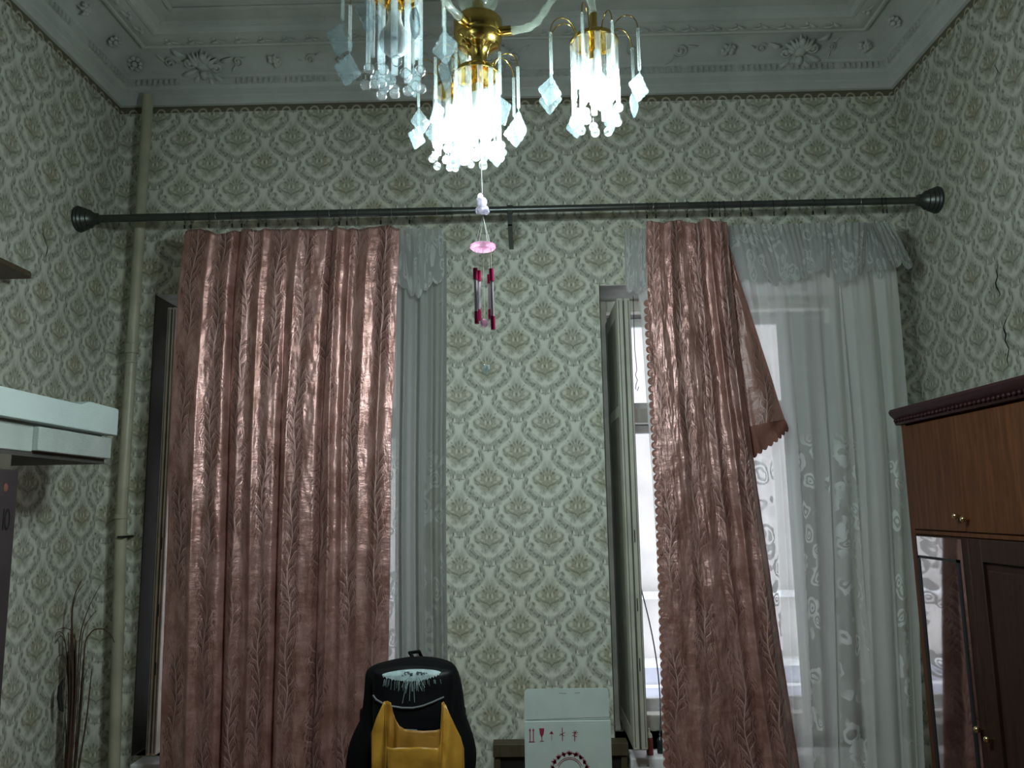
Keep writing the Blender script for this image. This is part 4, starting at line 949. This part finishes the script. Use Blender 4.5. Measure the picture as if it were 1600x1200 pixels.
vx = at(112, 1200, 3.25)
tag(MB().lathe([(.0, 0), (.07, 0), (.10, .06), (.11, .18), (.08, .34), (.045, .42), (.05, .46), (.042, .46), (.036, .42), (.0, .30)], (vx.x-.01, 3.25, 0), 24).build('floor_vase', M['clay'], smooth=60), 'dark ceramic floor vase holding the dried reeds', 'vase')
rd = empty('dried_reeds', (vx.x-.01, 3.25, .33)); tag(rd, 'bundle of dried brown reeds in the left corner beside the pipe', 'dried plant'); rdi = Matrix.Translation(-rd.location)
rg = random.Random(4)
def stalk(pts, r0, r1, nm='stalk', mat='reed', dy=0):
    P_ = [at(px, py, 3.25+dy) for px, py in pts]; base = Vector((vx.x-.01+rg.uniform(-.015, .015), 3.25+rg.uniform(-.01, .01), .34))
    P_ = [base]+P_; B_ = []
    for i in range(len(P_)-1):
        for k in range(5): B_.append(P_[i].lerp(P_[i+1], k/5))
    B_.append(P_[-1])
    for _ in range(3): B_ = [B_[0]]+[(B_[i-1]+B_[i]*2+B_[i+1])/4 for i in range(1, len(B_)-1)]+[B_[-1]]
    n = len(B_); o = MB().tube(B_, [lerp(r0, r1, i/(n-1)) for i in range(n)], 6).build(nm, M[mat], rd, smooth=60); o.matrix_parent_inverse = rdi; return o
for k in range(14):      # thick bundle
    x_ = rg.uniform(-13, 13); stalk([(112+x_*.7, 1180), (118+x_*.8, 1080), (118+x_*1.1, 1010+rg.uniform(-25, 30))], .0075, .002, dy=rg.uniform(-.02, .02))
stalk([(118, 1080), (112, 990), (112, 950), (118, 925), (127, 908)], .005, .0018); stalk([(120, 1080), (113, 985), (113, 952), (120, 926), (132, 912)], .003, .001)
stalk([(120, 1100), (124, 990), (140, 945), (158, 912)], .004, .001); stalk([(122, 1100), (128, 985), (143, 962), (150, 955)], .003, .001)
stalk([(128, 1100), (131, 1030), (133, 1000), (146, 983), (162, 982), (174, 992), (179, 1004)], .004, .0015)
stalk([(114, 1100), (104, 1020), (100, 990), (90, 985), (84, 1000)], .003, .001); stalk([(112, 1100), (102, 1030), (98, 1022), (90, 1025), (88, 1038)], .003, .001)
stalk([(126, 1180), (136, 1120), (142, 1060), (144, 1045)], .005, .0015); stalk([(126, 1100), (131, 1060), (138, 1042)], .003, .001); stalk([(108, 1100), (104, 1010), (96, 990), (84, 1008)], .003, .001); stalk([(113, 1100), (120, 1010), (113, 985), (100, 980), (88, 985)], .003, .001)
stalk([(60, 1196), (70, 1165)], .002, .001)
P_ = [at(x_, y_, 3.22) for x_, y_ in ((98, 1062), (94, 1072), (93, 1090), (95, 1108), (99, 1112))]
o = MB().tube(P_, [.003, .008, .010, .008, .003], 8).build('seed_pod', M['reeddark'], rd, smooth=60); o.matrix_parent_inverse = rdi
stalk([(104, 1150), (101, 1113)], .003, .0015)

# ------------------------------------------------------------------ backpack on a chair, mustard bag
chx = at(645, 1100, 2.85).x
cr_ = empty('dining_chair', (chx, 3.0, 0)); tag(cr_, 'dark wooden chair whose back carries the black backpack', 'chair'); cri = Matrix.Translation(-cr_.location)
def chp(mb, nm, **k):
    o = mb.build(nm, M['ward2'], cr_, **k); o.matrix_parent_inverse = cri
for sx in (-.18, .15):
    chp(MB().box((chx+sx, 2.84, 0), (chx+sx+.03, 2.87, .92)), 'rear_leg', bevel=.004); chp(MB().box((chx+sx, 3.14, 0), (chx+sx+.03, 3.17, .43)), 'front_leg', bevel=.004)
chp(MB().box((chx-.19, 2.83, .43), (chx+.19, 3.18, .46)), 'seat', bevel=.008); chp(MB().box((chx-.18, 2.842, .84), (chx+.18, 2.866, .93)), 'back_rail', bevel=.006); chp(MB().box((chx-.18, 2.845, .64), (chx+.18, 2.863, .70)), 'back_rail', bevel=.006)
BY = 2.72      # backpack centre depth
bpk = empty('backpack', (chx, BY, .5)); tag(bpk, 'black backpack printed with a pale furry whiskered patch hanging on the chair', 'backpack'); bki = Matrix.Translation(-bpk.location)
def bkp(mb, nm, m_, **k):
    o = mb.build(nm, m_, bpk, **k); o.matrix_parent_inverse = bki; return o
OUT = [(1027, 640, 662), (1031, 615, 690), (1036, 592, 704), (1042, 574, 711), (1052, 571, 716), (1075, 571, 722), (1100, 569, 725), (1118, 566, 727), (1135, 556, 733), (1155, 547, 740), (1180, 543, 746), (1205, 541, 744), (1240, 548, 738), (1290, 565, 720), (1330, 590, 700)]
mb = MB(); vs = []; n = 40
for i, (py, xl, xr) in enumerate(OUT):
    A0, A1 = at(xl, py, BY), at(xr, py, BY); c_ = (A0+A1)/2; hw = (A1.x-A0.x)/2; dp = min(.115, .03+.085*min(1, i/5.)) * (1 if i < 13 else .8)
    for j in range(n):
        a = 2*pi*j/n; cx_, sy_ = cos(a), sin(a); ee = .75
        X_ = c_.x+hw*math.copysign(abs(cx_)**ee, cx_)*(1+.02*nz(j*.7, i*.6)); Y_ = BY+dp*math.copysign(abs(sy_)**ee, sy_)+.008*nz(j*.5, i*.8, 4)
        vs.append((X_, Y_, c_.z+.004*nz(j*.8, i)))
k = len(OUT)
mb.add(vs, [(i*n+j, (i+1)*n+j, (i+1)*n+(j+1) % n, i*n+(j+1) % n) for i in range(k-1) for j in range(n)]+[tuple(range(n)), tuple(range((k-1)*n, k*n))[::-1]])
o = bkp(mb, 'bag_body', M['blackcloth'], smooth=80); sm = o.modifiers.new('sub', 'SUBSURF'); sm.levels = 1; sm.render_levels = 2
fyb = BY-.128
def fr(px, py, dy=0): return at(px, py, fyb+dy)
# front pocket panel with print
mb = MB()
def pk(s, t):
    px = lerp(582, 708, s); top = 1048-8*sin(pi*s); bot = 1150+6*sin(pi*s); py = lerp(top, bot, t)
    e = min(1, 6*min(s, 1-s, t*1.5, (1-t)*1.5)); return tuple(fr(px, py, .018-.024*e**.5+.004*nz(s*4, t*3)))
mb.grid(pk, 30, 24); bkp(mb, 'front_pocket', M['blackgloss'], smooth=170)
def front(px, py, d=.0015):
    s = (px-582)/126; t = (py-(1048-8*sin(pi*s)))/102
    v = pk(max(0, min(1, s)), max(0, min(1, t))); return Vector((v[0], v[1]-d, v[2]))
pts = [front(px, py, .003) for px, py in ((583, 1086), (588, 1092), (598, 1096), (612, 1098), (628, 1098.5), (645, 1098), (660, 1096), (676, 1092), (694, 1087))]
bkp(MB().tube(pts, .0035, 8), 'piping', M['piping'], smooth=60)
mb = MB()
def lens(s, t):
    px = lerp(597, 689, s); h = sin(pi*s)**.6; tilt = -10*(s-.5)-3; mid = 1053+tilt*.4; up = mid-7*h; dn = mid+9*h
    rag = 0 if t < .99 else 2.*abs(nz(s*60, 3))*3
    return tuple(front(px, lerp(up, dn, t)+rag, .002))
mb.grid(lens, 80, 6); bkp(mb, 'fur_print', M['fur'], smooth=170)
mb = MB()
rgp = random.Random(12)
for k in range(26):
    sd = -1 if k % 2 else 1; cx_ = 648+sd*(11+rgp.uniform(-7, 8)); cy_ = 1050.5-sd*.8+rgp.uniform(-2.6, 2.4); rx_ = rgp.uniform(1.0, 2.6); ry_ = rgp.uniform(.5, 1.1)
    def el(s, t, cx_=cx_, cy_=cy_, rx_=rx_, ry_=ry_): a = s*2*pi; return tuple(front(cx_+rx_*t*cos(a), cy_+ry_*t*sin(a), .0032))
    mb.grid(el, 10, 1)
bkp(mb, 'dark_print', M['inkgrey'], smooth=170)
mb = MB(); rg = random.Random(9)
for k in range(46):
    x0 = rg.uniform(600, 688); L_ = rg.uniform(5, 16); mb.tube([front(x0, 1060, .003), front(x0+(x0-645)*.04, 1060+L_, .003)], .0004, 4)
for (x0, x1, y1) in ((640, 629, 1092), (644, 640, 1088), (648, 648, 1090), (643, 634, 1078), (652, 656, 1066), (655, 664, 1070), (646, 645, 1075), (650, 660, 1075), (638, 628, 1070)):
    mb.tube([front(x0, 1056, .004), front((x0+x1)/2-1, (1056+y1)/2-2, .004), front(x1, y1, .004)], .0006, 4)
tag(bkp(mb, 'whisker_print', M['fur']), kind='stuff')
bkp(MB().tube([front(623, 1129, .004), front(652, 1128.5, .004)], .0022, 6), 'zip_label', M['piping'])
bkp(MB().tube([at(648, 1032, BY+.02), at(640, 1020, BY+.05), at(655, 1018, BY+.09), at(660, 1030, BY+.11)], .006, 8), 'grab_handle', M['blackcloth'])

yb_ = empty('plastic_bag', fr(655, 1100, -.02)); tag(yb_, 'mustard yellow plastic carrier bag hanging in front of the black backpack', 'carrier bag'); ybi = Matrix.Translation(-yb_.location)
def bagsheet(neck, dy, nm, mat, hand):
    TOP = [(580, 1146), (588, 1122), (596, 1104), (600, 1096), (606, 1095), (611, 1098), (614, 1112), (618, 1124), (624, 1134), (632, 1139), (645, neck), (662, neck+1), (680, neck), (688, neck-2), (689.5, 1120), (690, 1098), (693, 1096), (697, 1102), (704, 1119), (712, 1136), (720, 1152), (725, 1170)]
    if nm == 'front_sheet': TOP = [(580, 1146), (588, 1122), (596, 1104), (600, 1096), (602, 1098), (602, 1130), (603, 1166), (612, 1169), (624, 1168), (640, neck), (655, neck-1), (670, neck), (684, neck+1), (688, neck-6), (690, 1140), (692, 1118), (693, 1100), (697, 1102), (704, 1119), (712, 1136), (720, 1152), (725, 1170)]
    T = TOP
    def fn(s, t):
        f_ = s*(len(T)-1); i = min(int(f_), len(T)-2); a = f_-i; px = lerp(T[i][0], T[i+1][0], a); py = lerp(T[i][1], T[i+1][1], a)
        bx_ = lerp(582, 732, s); by_ = 1330
        tt = t; X_ = lerp(px, lerp(px, bx_, .6), tt); Y_ = lerp(py, by_, tt)
        bul = -.035*sin(pi*min(1, max(0, (Y_-1090)/170)))*sin(pi*s)
        return tuple(fr(X_, Y_, dy+bul+.006*nz(s*9, Y_*.03)+.004*sin(s*40+Y_*.03)))
    mb = MB(); mb.grid(fn, 84, 40); o = mb.build(nm, mat, yb_, smooth=170); o.matrix_parent_inverse = ybi
    m_ = o.modifiers.new('thick', 'SOLIDIFY'); m_.thickness = .0008
bagsheet(1141, -.012, 'back_sheet', M['yellow2'], 0); bagsheet(1168, -.024, 'front_sheet', M['yellow'], 1)

# ------------------------------------------------------------------ white printed box on a stool, low cabinet
BXY = 2.80
b0 = at(819, 1126, BXY); b1 = at(954, 1123, BXY); bx0, bx1, bzt = b0.x, b1.x, b0.z
st = empty('stool', ((bx0+bx1)/2, BXY+.14, 0)); tag(st, 'plain dark wooden stool under the white printed box', 'stool'); sti = Matrix.Translation(-st.location)
def stp(mb, nm): 
    o = mb.build(nm, M['ward2'], st, bevel=.004); o.matrix_parent_inverse = sti
stp(MB().box((bx0-.02, BXY-.02, .42), (bx1+.02, BXY+.30, .45)), 'seat')
for sx in (bx0, bx1-.03):
    for sy in (BXY, BXY+.25): stp(MB().box((sx, sy, 0), (sx+.03, sy+.03, .42)), 'leg')
bo = empty('cardboard_box', ((bx0+bx1)/2, BXY+.12, .45)); tag(bo, 'white cardboard box with red handling symbols and a crimson crest', 'box'); boi = Matrix.Translation(-bo.location)
def bop(mb, nm, m_, **k):
    o = mb.build(nm, m_, bo, **k); o.matrix_parent_inverse = boi; return o
bop(MB().box((bx0, BXY, .45), (bx1, BXY+.24, bzt-.002)), 'carton_body', M['card'], bevel=.002)
ft = at(822, 1077, BXY).z; r_ = .012; mb = MB(); f0, f1 = bx0+.002, bx1-.004
poly = [(f0, 0, bzt), (f1, 0, bzt), (f1, 0, ft-r_)]+[(f1-r_+r_*sin(a), 0, ft-r_+r_*cos(a)) for a in (pi/3, pi/6, 0)][0:]+[(f0+r_-r_*sin(a), 0, ft-r_+r_*cos(a)) for a in (0, pi/6, pi/3)]+[(f0, 0, ft-r_)]
mb.prism([(x_, BXY+.004, z_) for x_, _, z_ in poly], (0, .003, 0)); bop(mb, 'raised_flap', M['card'])
def bpx(px, py, d=.0012): return at(px, py, BXY-d)
mb = MB()
def stroke(x0, y0, x1, y1, w_):
    A_, B_ = bpx(x0, y0), bpx(x1, y1); d = (B_-A_); nn = Vector((-d.z, 0, d.x)).normalized()*w_*.5
    mb.add([A_+nn, A_-nn, B_-nn, B_+nn], [(0, 1, 2, 3)])
def tri(a, b, c): mb.add([bpx(*a), bpx(*b), bpx(*c)], [(0, 1, 2)])
for x_ in (828, 833.3): stroke(x_, 1139, x_+.2, 1158, .0028); tri((x_-1.8, 1142), (x_, 1137.5), (x_+1.8, 1142))
stroke(826.5, 1159, 835.5, 1159, .0022)
tri((842.5, 1138), (850.5, 1138), (849.5, 1147)); tri((842.5, 1138), (849.5, 1147), (843.5, 1147)); tri((843.5, 1147), (849.5, 1147), (846.5, 1152)); stroke(846.6, 1150, 846.8, 1157, .0022); stroke(843.8, 1158, 849.8, 1158, .002)
tri((858.5, 1146.5), (861.8, 1142), (865, 1146.5)); stroke(861.8, 1142, 862, 1157, .0014)
stroke(878.4, 1137, 879, 1158, .0026); stroke(874, 1149, 883, 1144, .0012); stroke(875, 1146, 882, 1150, .0012)
for a in (0, 60, 120): stroke(898.5-4.5*cos(R(a)), 1144.5-4*sin(R(a)), 898.5+4.5*cos(R(a)), 1144.5+4*sin(R(a)), .0013)
stroke(898, 1144, 898, 1158, .003); stroke(894, 1149, 902, 1151, .0014)
bop(mb, 'handling_symbols', M['red'], smooth=0)
mb = MB(); rg = random.Random(2)
ccx, ccy = 890, 1204
def ringp(r0, r1, a0=0, a1=360, n=40):
    for k in range(n):
        A0, A1 = R(a0+(a1-a0)*k/n), R(a0+(a1-a0)*(k+1)/n)
        mb.add([bpx(ccx+r*cos(a), ccy-r*sin(a)) for r, a in ((r0, A0), (r1, A0), (r1, A1), (r0, A1))], [(0, 1, 2, 3)])
ringp(17.5, 18.3); ringp(20, 20.8, 20, 160)
for a in range(-30, 211, 20):            # wreath of little leaves and blossoms
    aa = R(a); r_ = 26
    cx_, cy_ = ccx+r_*cos(aa), ccy-r_*sin(aa)
    for k in range(7):
        b_ = aa+R(-80+160*k/6)+rg.uniform(-.2, .2); L_ = rg.uniform(4, 8); w_ = .35
        tri((cx_+1.6*cos(b_+1.57), cy_-1.6*sin(b_+1.57)), (cx_-1.6*cos(b_+1.57), cy_+1.6*sin(b_+1.57)), (cx_+L_*cos(b_), cy_-L_*sin(b_)))
    for k in range(3):
        b_ = aa+rg.uniform(-2, 2); tri((cx_-2, cy_-1), (cx_+2, cy_-1), (cx_+rg.uniform(-2, 2), cy_+3))
for xx in (884, 885, 896, 897): pass
bop(mb, 'crest_print', M['red'], smooth=0)
q = bpx(890, 1216)
text('N', .040, M['red'], bo, boi @ Matrix(((1, 0, 0, q.x), (0, 0, -1, q.y), (0, 1, 0, q.z), (0, 0, 0, 1))), 'crest_letter', .0002)
mb = MB(); stroke(823, 1125, 953, 1120.5, .0014); stroke(873, 1083, 885, 1083.5, .0012); stroke(898, 1083, 906, 1082.5, .0012); bop(mb, 'crease_mark', M['ink'], smooth=0)

c0 = at(770, 1162, 3.40); c1 = at(1004, 1170, 3.40); c1.x = .395
cb_ = empty('low_cabinet', ((c0.x+c1.x)/2, 3.44, 0)); tag(cb_, 'low olive brown cabinet against the wall behind the white box', 'cabinet'); cbi = Matrix.Translation(-cb_.location)
def cbp(mb, nm, m_, **k):
    o = mb.build(nm, m_, cb_, bevel=.003, **k); o.matrix_parent_inverse = cbi; return o
zt_ = at(800, 1163, 3.40).z; CF = 3.40
cbp(MB().box((c0.x, CF, zt_-.050), (c1.x, 3.475, zt_)), 'top_board', M['cabwood']); cbp(MB().box((c0.x+.005, CF+.01, .03), (c0.x+.03, 3.46, zt_-.05)), 'side_panel', M['cabwood']); cbp(MB().box((c1.x-.03, CF+.01, .03), (c1.x-.005, 3.46, zt_-.05)), 'side_panel', M['cabwood'])
cbp(MB().box((c0.x+.03, CF+.02, .05), (c1.x-.03, CF+.035, zt_-.051)), 'door', M['dark']); cbp(MB().box((c0.x+.01, CF+.02, 0), (c1.x-.01, 3.45, .05)), 'plinth', M['cabwood'])

# ------------------------------------------------------------------ window-sill things and wires at the right window
sz = WZ0+.001
def bottle(px, py_top, Y, h, r, m1, m2, nm, lab):
    p = at(px, py_top, Y); b = empty(nm, (p.x, Y, sz)); tag(b, lab, 'bottle')
    hh = p.z-sz
    MB().lathe([(0, 0), (r, 0), (r, hh*.62), (r*.9, hh*.66), (0, hh*.66)], n=16).build('bottle_body', m1, b, smooth=50)
    MB().lathe([(0, hh*.66), (r*.85, hh*.66), (r*.75, hh*.78), (r*.35, hh*.84), (r*.2, hh*1.0), (0, hh)], n=16).build('cap', m2, b, smooth=50); return b
bottle(1014, 1138, 3.43, .1, .014, M['redbottle'], M['whiteplast'], 'glue_bottle', 'small brick red bottle with pointed cream nozzle on the sill')
bottle(1031, 1148, 3.45, .1, .014, M['greenblack'], M['greenblack'], 'dark_bottle', 'small blackish bottle standing on the sill behind the red one')
cbl = [at(998, 905, 3.85)]+[at(px, py, 3.72) for px, py in ((1008, 945), (1017, 975), (1025, 1015), (1031, 1050), (1034, 1090), (1033, 1130), (1031, 1160))]+[Vector((at(1031, 1160, 3.72).x, 3.72, sz+.003))]
cbl = bez(cbl, 30); tag(MB().tube(cbl, .0032, 8).build('cable', M['cable'], smooth=60), 'thin grey cable hanging down inside the right window', 'cable')
hk = [at(px, py, 3.70) for px, py in ((990, 478), (991, 520), (992, 548), (994, 566), (995, 578), (993, 586), (996, 594), (994, 600), (993, 607), (996, 611), (998, 604))]
hk[0] = Vector((hk[0].x, 3.70, WZ1-.004)); tag(MB().tube(hk, .0016, 6).build('wire_hook', M['darkwire'], smooth=60), 'twisted wire hanging from the top of the right window', 'wire')
mb = MB(); pb_ = at(1292, 1150, 3.62)
for (dx, dz, rx, rz) in ((0, .07, .075, .07), (.06, .05, .06, .055), (-.055, .045, .05, .045)): mb.ell((pb_.x+dx, 3.62, sz+dz), (rx, .055, rz), 20, 14)
mb.v = [(x_+.012*nz(x_*22, y_*22, z_*22), y_+.012*nz(x_*20+5, y_*20, z_*25), max(sz, z_+.012*nz(x_*18, y_*26+9, z_*20))) for x_, y_, z_ in mb.v]
tag(mb.build('crumpled_bag', M['plasticbag'], smooth=170), 'crumpled pale bag on the sill behind the right lace curtain', 'bag')
